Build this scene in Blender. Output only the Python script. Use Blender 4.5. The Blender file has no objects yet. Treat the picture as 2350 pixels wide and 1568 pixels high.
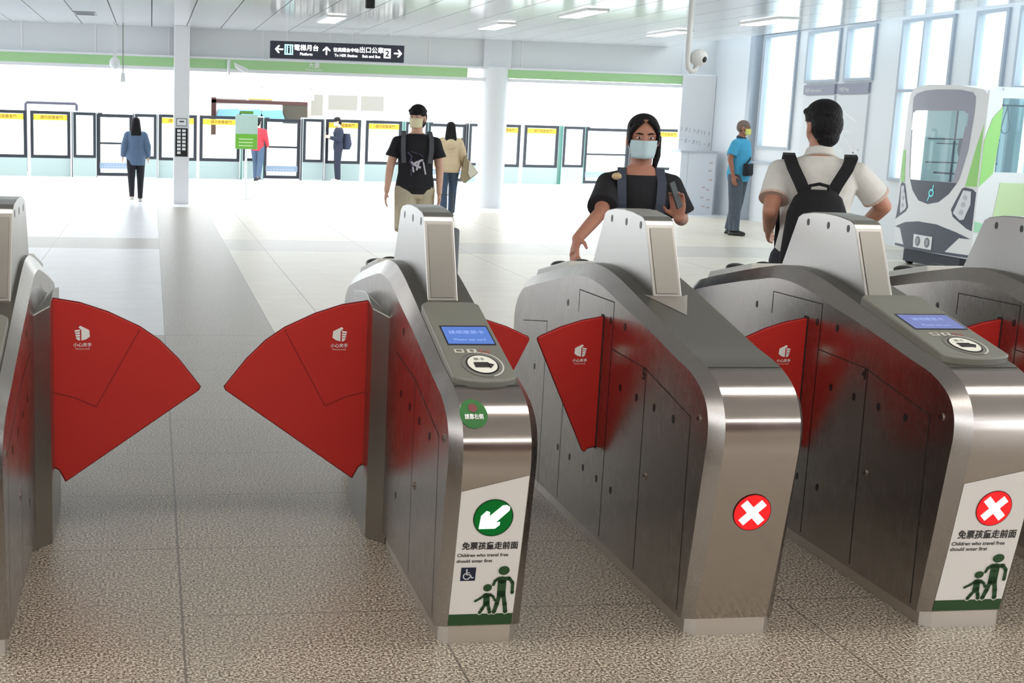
import bpy, bmesh, math, random
from mathutils import Vector, Matrix
C = bpy.context
SC = C.scene
COL = SC.collection
PI = math.pi
random.seed(7)

# ------------------------------------------------------------------ camera
def make_camera():
    cd = bpy.data.cameras.new('camera')
    co = bpy.data.objects.new('camera', cd)
    COL.objects.link(co)
    pitch, roll, yaw = 0.17807611, 0.02970163, 0.15065155
    cy, sy, cp, sp = math.cos(yaw), math.sin(yaw), math.cos(pitch), math.sin(pitch)
    fwd = Vector((sy*cp, cy*cp, -sp)); right = Vector((cy, -sy, 0)); up = right.cross(fwd)
    r2 = right*math.cos(roll) + up*math.sin(roll)
    u2 = -right*math.sin(roll) + up*math.cos(roll)
    m = Matrix((r2, u2, -fwd)).transposed().to_4x4()
    m.translation = Vector((0, 0, 1.55))
    co.matrix_world = m
    cd.sensor_fit = 'HORIZONTAL'; cd.sensor_width = 36.0
    cd.lens = 36.0*2923.45/2350
    cd.shift_x = (1175-782.08)/2350
    cd.shift_y = (796.04-784)/2350
    cd.clip_start = 0.05; cd.clip_end = 500
    SC.camera = co
make_camera()

# ------------------------------------------------------------------ world, exposure
w = bpy.data.worlds.new('world'); SC.world = w; w.use_nodes = True
bg = w.node_tree.nodes['Background']
bg.inputs[0].default_value = (0.93, 0.97, 1.0, 1)
bg.inputs[1].default_value = 3.6
SC.view_settings.view_transform = 'Standard'
SC.view_settings.look = 'None'
SC.view_settings.gamma = 1.0
SC.view_settings.use_curve_mapping = False
SC.view_settings.exposure = 0.0
try:
    SC.cycles.use_denoising = True
    SC.cycles.max_bounces = 8
    SC.cycles.transparent_max_bounces = 16
    SC.cycles.sample_clamp_indirect = 6.0
except Exception:
    pass
LAMP = 7.0      # radiance of the ceiling lamps' diffusers

# ------------------------------------------------------------------ materials
def lin(c):
    return tuple((x/12.92 if x <= .04045 else ((x+.055)/1.055)**2.4) for x in c)
def rgb(r, g, b):
    return lin((r/255, g/255, b/255))
MATS = {}
def mat(name, col, rough=.5, metal=0., emit=0., spec=.5, bump=0., bscale=200., coat=0., var=0., vscale=8., ecol=None):
    if name in MATS: return MATS[name]
    m = bpy.data.materials.new(name); m.use_nodes = True
    nt = m.node_tree; b = nt.nodes['Principled BSDF']
    b.inputs['Base Color'].default_value = (*col, 1)
    b.inputs['Roughness'].default_value = rough
    b.inputs['Metallic'].default_value = metal
    b.inputs['Specular IOR Level'].default_value = spec
    if coat: b.inputs['Coat Weight'].default_value = coat
    if emit:
        b.inputs['Emission Color'].default_value = (*(ecol or col), 1)
        b.inputs['Emission Strength'].default_value = emit
    if bump or var:
        tc = nt.nodes.new('ShaderNodeTexCoord')
    if var:
        n = nt.nodes.new('ShaderNodeTexNoise'); n.inputs['Scale'].default_value = vscale
        n.inputs['Detail'].default_value = 5
        nt.links.new(tc.outputs['Object'], n.inputs['Vector'])
        r = nt.nodes.new('ShaderNodeMapRange')
        r.inputs['From Min'].default_value = .3; r.inputs['From Max'].default_value = .7
        r.inputs['To Min'].default_value = 1-var; r.inputs['To Max'].default_value = 1+var
        nt.links.new(n.outputs['Fac'], r.inputs['Value'])
        mx = nt.nodes.new('ShaderNodeMix'); mx.data_type = 'RGBA'; mx.blend_type = 'MULTIPLY'
        mx.inputs[0].default_value = 1
        mx.inputs[6].default_value = (*col, 1)
        nt.links.new(r.outputs[0], mx.inputs[7])
        nt.links.new(mx.outputs[2], b.inputs['Base Color'])
    if bump:
        n2 = nt.nodes.new('ShaderNodeTexNoise'); n2.inputs['Scale'].default_value = bscale
        nt.links.new(tc.outputs['Object'], n2.inputs['Vector'])
        bp = nt.nodes.new('ShaderNodeBump'); bp.inputs['Strength'].default_value = bump
        bp.inputs['Distance'].default_value = .01
        nt.links.new(n2.outputs['Fac'], bp.inputs['Height'])
        nt.links.new(bp.outputs[0], b.inputs['Normal'])
    MATS[name] = m
    return m

def steel(name, col, rough, axis):
    """brushed stainless steel: fine streaks along one axis"""
    m = bpy.data.materials.new(name); m.use_nodes = True
    nt = m.node_tree; b = nt.nodes['Principled BSDF']
    b.inputs['Base Color'].default_value = (*col, 1)
    b.inputs['Metallic'].default_value = 1.0
    tc = nt.nodes.new('ShaderNodeTexCoord')
    mp = nt.nodes.new('ShaderNodeMapping')
    s = [900, 900, 900]; s[axis] = 6
    mp.inputs['Scale'].default_value = s
    nt.links.new(tc.outputs['Object'], mp.inputs['Vector'])
    n = nt.nodes.new('ShaderNodeTexNoise'); n.inputs['Scale'].default_value = 1; n.inputs['Detail'].default_value = 2
    nt.links.new(mp.outputs[0], n.inputs['Vector'])
    r = nt.nodes.new('ShaderNodeMapRange')
    r.inputs['To Min'].default_value = rough-.05; r.inputs['To Max'].default_value = rough+.07
    nt.links.new(n.outputs['Fac'], r.inputs['Value'])
    n3 = nt.nodes.new('ShaderNodeTexNoise'); n3.inputs['Scale'].default_value = 5; n3.inputs['Detail'].default_value = 4
    nt.links.new(tc.outputs['Object'], n3.inputs['Vector'])
    ad = nt.nodes.new('ShaderNodeMath'); ad.operation = 'MULTIPLY_ADD'
    ad.inputs[1].default_value = .12
    nt.links.new(n3.outputs['Fac'], ad.inputs[0]); nt.links.new(r.outputs[0], ad.inputs[2])
    nt.links.new(ad.outputs[0], b.inputs['Roughness'])
    bp = nt.nodes.new('ShaderNodeBump'); bp.inputs['Strength'].default_value = .05
    bp.inputs['Distance'].default_value = .0005
    nt.links.new(n.outputs['Fac'], bp.inputs['Height'])
    nt.links.new(bp.outputs[0], b.inputs['Normal'])
    MATS[name] = m
    return m

def glass(name, tint=(.93, .98, .97), refl=.12):
    m = bpy.data.materials.new(name); m.use_nodes = True
    nt = m.node_tree; nt.nodes.clear()
    o = nt.nodes.new('ShaderNodeOutputMaterial'); t = nt.nodes.new('ShaderNodeBsdfTransparent')
    t.inputs[0].default_value = (*tint, 1)
    g = nt.nodes.new('ShaderNodeBsdfGlossy'); g.inputs['Roughness'].default_value = .02
    lw = nt.nodes.new('ShaderNodeLayerWeight'); lw.inputs[0].default_value = .5
    pw = nt.nodes.new('ShaderNodeMath'); pw.operation = 'POWER'; pw.inputs[1].default_value = 5
    f = nt.nodes.new('ShaderNodeMath'); f.operation = 'MULTIPLY_ADD'; f.inputs[1].default_value = .55; f.inputs[2].default_value = .04
    nt.links.new(lw.outputs['Facing'], pw.inputs[0]); nt.links.new(pw.outputs[0], f.inputs[0])
    mx = nt.nodes.new('ShaderNodeMixShader')
    nt.links.new(f.outputs[0], mx.inputs[0]); nt.links.new(t.outputs[0], mx.inputs[1]); nt.links.new(g.outputs[0], mx.inputs[2])
    nt.links.new(mx.outputs[0], o.inputs[0])
    MATS[name] = m
    return m

def floor_material():
    """three kinds of stone laid in zones, a far end painted as daylit, with joints; all in metres"""
    m = bpy.data.materials.new('floor_stone'); m.use_nodes = True
    nt = m.node_tree; b = nt.nodes['Principled BSDF']; N = nt.nodes; L = nt.links
    tc = N.new('ShaderNodeTexCoord'); sp = N.new('ShaderNodeSeparateXYZ')
    L.new(tc.outputs['Object'], sp.inputs[0])
    X, Y = sp.outputs[0], sp.outputs[1]
    def math_(op, a, c=None, d=None):
        n = N.new('ShaderNodeMath'); n.operation = op
        for i, v in enumerate((a, c, d)):
            if v is None: continue
            if hasattr(v, 'node'): L.new(v, n.inputs[i])
            else: n.inputs[i].default_value = v
        return n.outputs[0]
    def step(v, e): return math_('GREATER_THAN', v, e)
    def AND(a, c): return math_('MULTIPLY', a, c)
    def OR(a, c): return math_('MAXIMUM', a, c)
    def NOT(a): return math_('SUBTRACT', 1.0, a)
    def line(v, c, h): return math_('LESS_THAN', math_('ABSOLUTE', math_('SUBTRACT', v, c)), h)
    def rep(v, off, per, h):
        q = math_('SUBTRACT', v, off); r_ = math_('PINGPONG', q, per/2)
        return math_('LESS_THAN', math_('ABSOLUTE', r_), h)
    def mixc(f, a, c):
        n = N.new('ShaderNodeMix'); n.data_type = 'RGBA'
        L.new(f, n.inputs[0])
        for k, v in ((6, a), (7, c)):
            if hasattr(v, 'node'): L.new(v, n.inputs[k])
            else: n.inputs[k].default_value = (*v, 1)
        return n.outputs[2]
    # granite: speckle of three sizes
    def noise(scale, detail=3, rough=.6):
        n = N.new('ShaderNodeTexNoise'); n.inputs['Scale'].default_value = scale
        n.inputs['Detail'].default_value = detail; n.inputs['Roughness'].default_value = rough
        L.new(tc.outputs['Object'], n.inputs['Vector']); return n.outputs['Fac']
    cr = N.new('ShaderNodeValToRGB')
    L.new(noise(120, 5, .8), cr.inputs[0])
    e = cr.color_ramp.elements
    e[0].position = .425; e[0].color = (*rgb(60, 54, 48), 1)
    e[1].position = .59; e[1].color = (*rgb(220, 210, 194), 1)
    q = e.new(.50); q.color = (*rgb(146, 136, 120), 1)
    granite = cr.outputs[0]
    var = N.new('ShaderNodeMapRange'); var.inputs['To Min'].default_value = .9; var.inputs['To Max'].default_value = 1.1
    L.new(noise(3.0, 3), var.inputs['Value'])
    strip = AND(step(X, .10), NOT(step(X, .887)))
    far = step(Y, 8.95)
    cross = AND(step(Y, 14.75), NOT(step(Y, 16.0)))
    left = NOT(step(X, .10))
    pale = mixc(math_('MULTIPLY', noise(26, 4), .35), rgb(226, 226, 228), rgb(196, 194, 196))
    cream = mixc(math_('MULTIPLY', noise(26, 4), .35), rgb(232, 223, 206), rgb(208, 199, 182))
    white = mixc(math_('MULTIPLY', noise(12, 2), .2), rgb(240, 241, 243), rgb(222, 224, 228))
    col = granite
    sel_pale = AND(AND(far, left), NOT(cross))
    sel_cream = AND(far, step(X, .887))
    col = mixc(sel_pale, col, pale)
    col = mixc(sel_cream, col, cream)
    crossr = AND(cross, step(X, .887))
    col = mixc(crossr, col, rgb(205, 198, 188))
    col = mixc(step(Y, 21.5), col, white)  # far end painted white for the outdoor light falling there
    # joints
    j = OR(line(X, .10, .004), line(X, .887, .004))
    near = NOT(far)
    for yy in (3.795, 4.43, 5.09, 5.75, 6.4, 7.05, 7.7, 8.3):
        side = left if yy in (5.09,) else (step(X, .887) if yy == 3.795 else None)
        l_ = line(Y, yy, .0028)
        if side is not None: l_ = AND(l_, OR(side, strip))
        j = OR(j, l_)
    j = OR(j, AND(near, OR(line(X, 2.10, .003), OR(line(X, 3.31, .003), line(X, -1.11, .003)))))
    j = OR(j, line(Y, 8.95, .006))
    j = OR(j, AND(line(Y, 14.75, .008), NOT(strip)))
    j = OR(j, AND(line(Y, 16.0, .008), NOT(strip)))
    j = OR(j, AND(far, AND(rep(X, .10, 1.22, .004), NOT(strip))))
    fine = AND(far, AND(rep(Y, 9.0, .30, .003), NOT(strip)))
    j2 = math_('MULTIPLY', fine, .25)
    jj = OR(math_('MULTIPLY', j, .75), j2)
    col = mixc(jj, col, rgb(84, 78, 72))
    mx = N.new('ShaderNodeMix'); mx.data_type = 'RGBA'; mx.blend_type = 'MULTIPLY'; mx.inputs[0].default_value = 1
    L.new(col, mx.inputs[6]); L.new(var.outputs[0], mx.inputs[7])
    L.new(mx.outputs[2], b.inputs['Base Color'])
    rr = N.new('ShaderNodeMapRange'); rr.inputs['To Min'].default_value = .27; rr.inputs['To Max'].default_value = .42
    L.new(noise(60, 3), rr.inputs['Value']); L.new(rr.outputs[0], b.inputs['Roughness'])
    b.inputs['Specular IOR Level'].default_value = .5
    bp = N.new('ShaderNodeBump'); bp.inputs['Strength'].default_value = .25; bp.inputs['Distance'].default_value = .001
    bp.invert = True
    L.new(j, bp.inputs['Height']); L.new(bp.outputs[0], b.inputs['Normal'])
    MATS['floor'] = m
    return m

S_SIDE = steel('brushed_steel_side', (.43, .395, .37), .19, 2)
S_TOP = steel('brushed_steel_top', (.50, .45, .42), .085, 0)
S_KICK = steel('brushed_steel_kick', (.68, .63, .58), .34, 0)
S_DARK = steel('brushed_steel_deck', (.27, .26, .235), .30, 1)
S_PYL = steel('brushed_steel_pylon', (.42, .405, .385), .24, 2)
RED = mat('red_flap_plastic', (.50, .017, .013), .38)
RED_D = mat('red_flap_edge', (.16, .006, .007), .5)
BLACK = mat('black_plastic', (.012, .012, .013), .4)
SEAM = mat('dark_seam', (.02, .018, .017), .7)
GREYP = mat('grey_reader_plastic', rgb(112, 112, 104), .42, var=.03)
WHITE = mat('white_paint', rgb(236, 238, 240), .5)
SHEET = mat('white_printed_film', rgb(242, 238, 234), .45)
INKG = mat('dark_green_ink', rgb(40, 78, 42), .5)
INKB = mat('black_ink', (.02, .018, .017), .6)
INKW = mat('white_ink', (.85, .85, .83), .5)
NAVY = mat('navy_ink', rgb(22, 32, 62), .5)

# ------------------------------------------------------------------ mesh helpers
def mesh_obj(name, verts, faces, m, parent=None, smooth=False, mats=None, fm=None):
    me = bpy.data.meshes.new(name)
    me.from_pydata([tuple(v) for v in verts], [], faces)
    me.validate()
    for x in (mats or [m]): me.materials.append(x)
    if fm:
        for p, k in zip(me.polygons, fm): p.material_index = k
    if smooth:
        for p in me.polygons: p.use_smooth = True
    o = bpy.data.objects.new(name, me); COL.objects.link(o)
    if parent: o.parent = parent
    return o
class MB:
    """collects shapes that make up ONE part"""
    def __init__(s): s.v = []; s.f = []; s.m = []; s.k = 0
    def add(s, vs, fs, k=None):
        n = len(s.v); s.v += [tuple(v) for v in vs]
        s.f += [tuple(i+n for i in f) for f in fs]; s.m += [s.k if k is None else k]*len(fs); return s
    def box(s, x0, x1, y0, y1, z0, z1, k=None):
        return s.add([(x0,y0,z0),(x1,y0,z0),(x1,y1,z0),(x0,y1,z0),(x0,y0,z1),(x1,y0,z1),(x1,y1,z1),(x0,y1,z1)],
              [(0,3,2,1),(4,5,6,7),(0,1,5,4),(1,2,6,5),(2,3,7,6),(3,0,4,7)], k)
    def prism(s, poly, axis, a, b, k=None):
        """poly = list of 2D points; extruded along axis from a to b"""
        def P(p, t):
            if axis == 0: return (t, p[0], p[1])
            if axis == 1: return (p[0], t, p[1])
            return (p[0], p[1], t)
        n = len(poly)
        vs = [P(p, a) for p in poly] + [P(p, b) for p in poly]
        fs = [tuple(range(n)), tuple(range(2*n-1, n-1, -1))] + [(i, i+n, (i+1) % n+n, (i+1) % n) for i in range(n)]
        return s.add(vs, fs, k)
    def tube(s, pts, r, n=10, r2=None, k=None, cap=True):
        """round bar through pts; r number or list"""
        pts = [Vector(p) for p in pts]
        if not isinstance(r, (list, tuple)): r = [r]*len(pts)
        rings = []
        up = Vector((0, 0, 1))
        prev = None
        for i, p in enumerate(pts):
            d = (pts[min(i+1, len(pts)-1)] - pts[max(i-1, 0)]).normalized()
            a = d.cross(up) if prev is None else prev - d*prev.dot(d)
            if a.length < 1e-3: a = d.cross(Vector((1, 0, 0)))
            a.normalize(); prev = a; b = d.cross(a)
            rings.append([p + (a*math.cos(t)+b*math.sin(t))*r[i] for t in [2*PI*q/n for q in range(n)]])
        vs = [v for g in rings for v in g]; fs = []
        for i in range(len(pts)-1):
            for q in range(n):
                fs.append((i*n+q, i*n+(q+1) % n, (i+1)*n+(q+1) % n, (i+1)*n+q))
        if cap: fs += [tuple(range(n-1, -1, -1)), tuple(range((len(pts)-1)*n, len(pts)*n))]
        return s.add(vs, fs, k)
    def ell(s, c, r, n=16, m=10, k=None, rot=None):
        """ellipsoid"""
        vs = []; c = Vector(c)
        for i in range(m+1):
            th = PI*i/m
            for j in range(n):
                ph = 2*PI*j/n
                v = Vector((r[0]*math.sin(th)*math.cos(ph), r[1]*math.sin(th)*math.sin(ph), r[2]*math.cos(th)))
                if rot: v = rot @ v
                vs.append(c+v)
        fs = []
        for i in range(m):
            for j in range(n):
                fs.append((i*n+j, (i+1)*n+j, (i+1)*n+(j+1) % n, i*n+(j+1) % n))
        return s.add(vs, fs, k)
    def build(s, name, m, parent=None, smooth=False, bevel=0, fn=None, mats=None, loc=None, weld=False):
        v = [fn(*p) for p in s.v] if fn else s.v
        o = mesh_obj(name, v, s.f, m, parent, smooth, mats, s.m if mats else None)
        bm = bmesh.new(); bm.from_mesh(o.data)
        if weld: bmesh.ops.remove_doubles(bm, verts=bm.verts, dist=1e-5)
        bmesh.ops.recalc_face_normals(bm, faces=bm.faces)
        bm.to_mesh(o.data); bm.free()
        if bevel:
            md = o.modifiers.new('bevel', 'BEVEL'); md.width = bevel; md.segments = 2; md.limit_method = 'ANGLE'
            md.angle_limit = .6
        if loc: o.location = loc
        return o

def tag(o, label=None, cat=None, group=None, kind=None):
    if label: o['label'] = label
    if cat: o['category'] = cat
    if group: o['group'] = group
    if kind: o['kind'] = kind
    return o
def empty(name, loc=(0, 0, 0), rz=0., **kw):
    o = bpy.data.objects.new(name, None); COL.objects.link(o)
    o.location = loc; o.rotation_euler = (0, 0, rz); o.empty_display_size = .1
    tag(o, **kw); return o
def struct(name, mb, m, **kw):
    return tag(mb.build(name, m, **kw), kind='structure')
def children(o): return [c for c in bpy.data.objects if c.parent == o]
def copy_tree(o, parent=None, top=True):
    c = o.copy(); COL.objects.link(c)
    if not top: c.parent = parent
    for ch in children(o): copy_tree(ch, c, False)
    return c

def text_mb(body, size, align='CENTER', k=0, bold=0., spacing=1.0):
    """flat lettering as vertices in the x-y plane"""
    cu_cjk = any(ord(q) > 1000 for q in body)
    cu = bpy.data.curves.new('t', 'FONT'); cu.body = body; cu.size = size
    cu.align_x = align; cu.offset = bold if all(ord(q) < 1000 for q in body) else 0; cu.space_character = spacing; cu.resolution_u = 3
    o = bpy.data.objects.new('t', cu); COL.objects.link(o)
    me = bpy.data.meshes.new_from_object(o.evaluated_get(C.evaluated_depsgraph_get()))
    r = [tuple(v.co) for v in me.vertices], [tuple(p.vertices) for p in me.polygons]
    bpy.data.objects.remove(o); bpy.data.curves.remove(cu); bpy.data.meshes.remove(me)
    return r
def stroke(pts, wd, n=8):
    """thick flat polyline with round ends: list of polygons"""
    polys = []
    for a, b in zip(pts[:-1], pts[1:]):
        a = Vector(a); b = Vector(b); d = (b-a).normalized(); p = Vector((-d.y, d.x))*wd/2
        polys.append([a+p, a-p, b-p, b+p])
    for a in pts: polys.append([Vector(a)+Vector((math.cos(2*PI*i/n), math.sin(2*PI*i/n)))*wd/2 for i in range(n)])
    return polys
def disc(c, rx, ry=None, n=32):
    ry = ry or rx
    return [Vector((c[0]+rx*math.cos(2*PI*i/n), c[1]+ry*math.sin(2*PI*i/n))) for i in range(n)]
def flat(mb, polys, f, k=None):
    """polygons (2D) through mapping f(x,y)->3D"""
    for p in polys: mb.add([f(q[0], q[1]) for q in p], [tuple(range(len(p)))], k)
    return mb
def flat_text(mb, body, size, x, y, f, align='CENTER', k=None, bold=0., sx=1.0):
    v, fc = text_mb(body, size, align, bold=bold)
    o, ex, ey = (Vector(f(x+a, y+b)) for a, b in ((0, 0), (.001, 0), (0, .001)))
    nn = (ex-o).cross(ey-o).normalized()
    # heavier strokes for Chinese characters: the glyphs repeated a hair apart, each lying just on top of the last
    reps = ((-1, 0), (1, 0), (0, 1), (0, -1)) if bold and max(map(ord, body)) > 1000 else ((0, 0),)
    for i, (dx, dy) in enumerate(reps):
        mb.add([Vector(f(x+p[0]*sx+dx*bold, y+p[1]+dy*bold))+nn*(.00012*i) for p in v], fc, k)
    return mb

# ------------------------------------------------------------------ floor and ceiling
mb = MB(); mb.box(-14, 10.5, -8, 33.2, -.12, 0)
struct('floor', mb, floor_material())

CEIL = mat('ceiling_panel', rgb(232, 236, 240), .12, spec=.6)
CGAP = mat('ceiling_gap', rgb(70, 74, 80), .8)
mb = MB()
mb.box(-14, 9.3, -8, 22.9, 3.012, 3.1, 1)
x = -1.75 - .585*21
while x < 9.3:
    a, b = max(x+.007, -14), min(x+.578, 9.3)
    if b-a > .05: mb.box(a, b, -8, 22.9, 2.995, 3.02, 0)
    x += .585
mb.box(9.3, 9.34, -8, 23, 3.0, 4.2, 0)
mb.box(9.3, 10.5, -8, 23, 4.2, 4.3, 0)
struct('ceiling', mb, CEIL, mats=[CEIL, CGAP])

# ceiling lamps
LAMPM = mat('lamp_diffuser', (1, .98, .94), .5, emit=LAMP, ecol=(1, .96, .91))
def lamp(x, y, lx, ly, label, group):
    t = empty('ceiling_light', (x, y, 2.975), label=label, cat='ceiling light', group=group)
    f = MB().box(-lx/2-.02, lx/2+.02, -ly/2-.02, ly/2+.02, 0, .022); f.build('lamp_frame', WHITE, t)
    d = MB().box(-lx/2, lx/2, -ly/2, ly/2, -.006, 0.001); d.build('diffuser', LAMPM, t)
    return t
for x, w_ in ((2.66, 'leftmost of the lamps by the direction sign'), (5.2, 'above the round white column'), (7.95, 'rightmost, left of the dome camera')):
    lamp(x, 19.4, .26, 1.15, 'narrow white ceiling lamp, '+w_, 'ceiling lamps')
for yy, rw in ((16.6, 'in the row at the picture top'), (11.0, 'in the row above the walking people')):
    for x, cn in ((-5.4, 'far left'), (-2.7, 'second from left'), (5.6, 'second from right'), (8.2, 'far right')):
        lamp(x, yy, .26, 1.15, 'narrow ceiling lamp, '+cn+' '+rw, 'ceiling lamps over the concourse')
for yy in (3.1, -3.2):  # unseen rear row: panels made deeper to widen bands mirrored in gate fronts
    for k in range(7):
        lamp(-5.6+k*1.9, yy, 1.86, .50 if yy > 0 else 1.3, 'long lamp in an unseen row across the ceiling, mirrored in the fare gates', 'ceiling lamps over the gates')

# wall behind the camera and left side (only mirrored in the steel)
BW = mat('warm_grey_wall', rgb(104, 80, 74), .7)
struct('wall_front', MB().box(-14, 10.5, -8.2, -8, 0, 4.3), BW)

# fascia over the platform edge
FASC = mat('fascia_panel', rgb(226, 230, 232), .35)
mb = MB()
mb.box(-14, 10.5, 22.8, 22.9, 2.5, 4.3, 0)
for xx in (-4.1, -2.18, -.95, .30, 1.92, 3.1, 4.9, 6.6, 9.66):
    mb.box(xx-.012, xx+.012, 22.79, 22.81, 2.5, 3.0, 1)
struct('wall_back', mb, FASC, mats=[FASC, mat('fascia_joint', rgb(238, 240, 240), .5)])
GREENB = mat('green_band', rgb(172, 216, 156), .45)
mb = MB(); mb.box(-14, 5.6, 22.74, 22.8, 2.325, 2.485); mb.box(5.95, 9.66, 22.74, 22.8, 2.335, 2.495)
struct('trim_1', mb, GREENB)
mb = MB(); mb.box(-14, 9.7, 22.72, 22.9, 2.485, 2.52); mb.box(-14, 9.7, 22.74, 22.9, 2.27, 2.325)
struct('trim_2', mb, WHITE)

# station name lettering on the green band
mb = MB(); f = lambda x, y: (x, 22.733, y)
flat_text(mb, '大慶', .10, 2.83, 2.40, f, bold=.001); flat_text(mb, 'Daqing Station', .05, 2.83, 2.345, f)
tag(mb.build('station_name', mat('bright_white_ink', (.95, .95, .95), .5)), 'white station name lettering on the green band below the dark direction sign', 'lettering')

# columns
t = empty('square_column', (.515, 22.35, 0), label='slim square grey column with a black notice board on it', cat='column')
MB().box(-.13, .13, -.09, .4, 0, 3.0).build('shaft', mat('column_grey', rgb(234, 235, 237), .45), t, bevel=.01)
t2 = empty('notice_board', (.515, 22.26, 1.0), label='black board with two columns of white notices on the square column', cat='notice board')
MB().box(-.105, .105, -.012, 0, -.19, .29).build('board', BLACK, t2)
mb = MB()
for c in range(2):
    for r in range(7 if c == 0 else 6):
        mb.box(-.075+c*.085, -.015+c*.085, -.016, -.012, .225-r*.062, .268-r*.062)
mb.build('notices', WHITE, t2)
t2 = empty('small_notice', (.515, 22.26, 1.40), label='small framed white notice above the black board on the square column', cat='notice')
MB().box(-.09, .09, -.010, 0, -.075, .055).build('frame', mat('thin_grey', rgb(110, 112, 116), .5), t2)
MB().box(-.078, .078, -.012, -.010, -.063, .043).build('paper', WHITE, t2)
mb = MB(); mb.box(-.04, .04, -.014, -.012, -.01, .012); mb.build('printed_line', SEAM, t2)
t = empty('round_column', (6.14, 22.9, 0), label='thick round white column between the platform screen doors', cat='column')
mb = MB(); mb.tube([(0, 0, 0), (0, 0, 2.52)], .26, 40); mb.build('shaft', mat('column_white', rgb(232, 234, 236), .4), t, smooth=False)
mb = MB(); mb.box(-.26, .24, -.2, .2, 2.5, 3.0); mb.build('column_head', mat('column_head', rgb(222, 226, 230), .5), t)

# ------------------------------------------------------------------ fare gates
SP = [(3.555,.045),(3.481,.569),(3.472,.65),(3.479,.703),(3.503,.748),(3.535,.774),(3.585,.80),(3.75,.838),(4.05,.90),
      (4.27,.938),(4.42,.967),(4.55,.98),(4.68,.978),(4.82,.955),(5.14,.893),(5.33,.852),(5.43,.825),(5.50,.778),(5.54,.71),(5.545,.65),(5.53,.55),(5.46,.045)]
TP = [(3.525,.055),(3.435,.55),(3.424,.645),(3.430,.705),(3.453,.755),(3.495,.80),(3.56,.832),(3.74,.871),(4.04,.94),
      (4.26,.99),(4.40,1.018),(4.53,1.032),(4.68,1.030),(4.83,1.005),(5.15,.94),(5.36,.893),(5.47,.86),(5.54,.80),(5.58,.715),(5.585,.65),(5.57,.55),(5.49,.055)]
def catmull(P, n=5):
    out = []
    for i in range(len(P)-1):
        p0 = P[max(i-1, 0)]; p1 = P[i]; p2 = P[i+1]; p3 = P[min(i+2, len(P)-1)]
        k = n if i not in (0, len(P)-2) else 2
        for j in range(k):
            t = j/k
            # centripetal-ish: tangents scaled by neighbouring length to avoid overshoot on long spans
            d1 = math.dist(p1, p2); a = math.dist(p0, p1) or d1; b = math.dist(p2, p3) or d1
            m1 = [((p2[q]-p1[q])/d1*a + (p1[q]-p0[q])/a*d1)/(a+d1)*d1 if i > 0 else (p2[q]-p1[q]) for q in (0, 1)]
            m2 = [((p3[q]-p2[q])/b*d1 + (p2[q]-p1[q])/d1*b)/(b+d1)*d1 if i < len(P)-2 else (p2[q]-p1[q]) for q in (0, 1)]
            h = (2*t**3-3*t*t+1, t**3-2*t*t+t, -2*t**3+3*t*t, t**3-t*t)
            out.append(tuple(h[0]*p1[q]+h[1]*m1[q]+h[2]*p2[q]+h[3]*m2[q] for q in (0, 1)))
    out.append(P[-1]); return out
S0, T0 = catmull(SP), catmull(TP)
YC = 4.5
CH = .032
class Gate:
    """geometry of one housing; u across (0..W), y along, z up, all in metres"""
    def __init__(g, W, drop):
        g.W = W; g.drop = drop
        g.S = [g.low(p) for p in S0]; g.T = [g.low(p) for p in T0]
    def low(g, p):
        y, z = p
        k = max(0, min(1, (4.5-y)/.85)) * max(0, min(1, (z-.05)/.55))
        return (y, z-g.drop*k)
    def L(g, u, y, z): return (u-g.W/2, y-YC, z)
    def yT(g, z):
        for a, b in zip(g.T[:-1], g.T[1:]):
            if a[1] <= z <= b[1] and b[1] > a[1]: return a[0]+(b[0]-a[0])*(z-a[1])/(b[1]-a[1])
        return g.T[0][0]
    def zT(g, y):
        best = 0
        for a, b in zip(g.T[:-1], g.T[1:]):
            if a[0] <= y <= b[0] and a[1] > .6: return a[1]+(b[1]-a[1])*(y-a[0])/((b[0]-a[0]) or 1)
        return .8
    def F(g, off=.0012):       # front face mapping (u,z)
        return lambda u, z: g.L(u, g.yT(z)-off, z)
    def side(g, left=True, off=.0008):
        return (lambda y, z: g.L(-off, y, z)) if left else (lambda y, z: g.L(g.W+off, y, z))

def outlined(mb, poly, f, wd, k=None):
    flat(mb, [q for i in range(len(poly)-1) for q in stroke([poly[i], poly[i+1]], wd, 4)], f, k)

def flap_icon(mb, cx, cz, f, s=1.0, flip=1):
    """hand-in-flap pictogram with its caption, as on the photographed red flaps (x to the right, z up)"""
    P = lambda x, z: Vector((cx+flip*x*s, cz+z*s))
    flat(mb, [[P(-.004, -.024), P(-.004, .014), P(-.014, .024), P(-.008, .030), P(.024, .014), P(.026, -.010), P(.012, -.020)]], f, 0)
    for i in range(4):
        flat(mb, [[P(-.028+.001*i, .013-i*.009), P(-.009, .016-i*.009), P(-.009, .0095-i*.009), P(-.027+.003*i, .0065-i*.009)]], f, 0)
    flat(mb, [[P(-.021, -.019), P(-.009, -.019), P(-.009, -.024), P(-.014, -.024)]], f, 0)
    flat_text(mb, '小心夾手', .0165*s, cx, cz-.046*s, f, bold=.0002)
    flat_text(mb, 'Mind your hands', .0075*s, cx, cz-.057*s, f)

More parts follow.
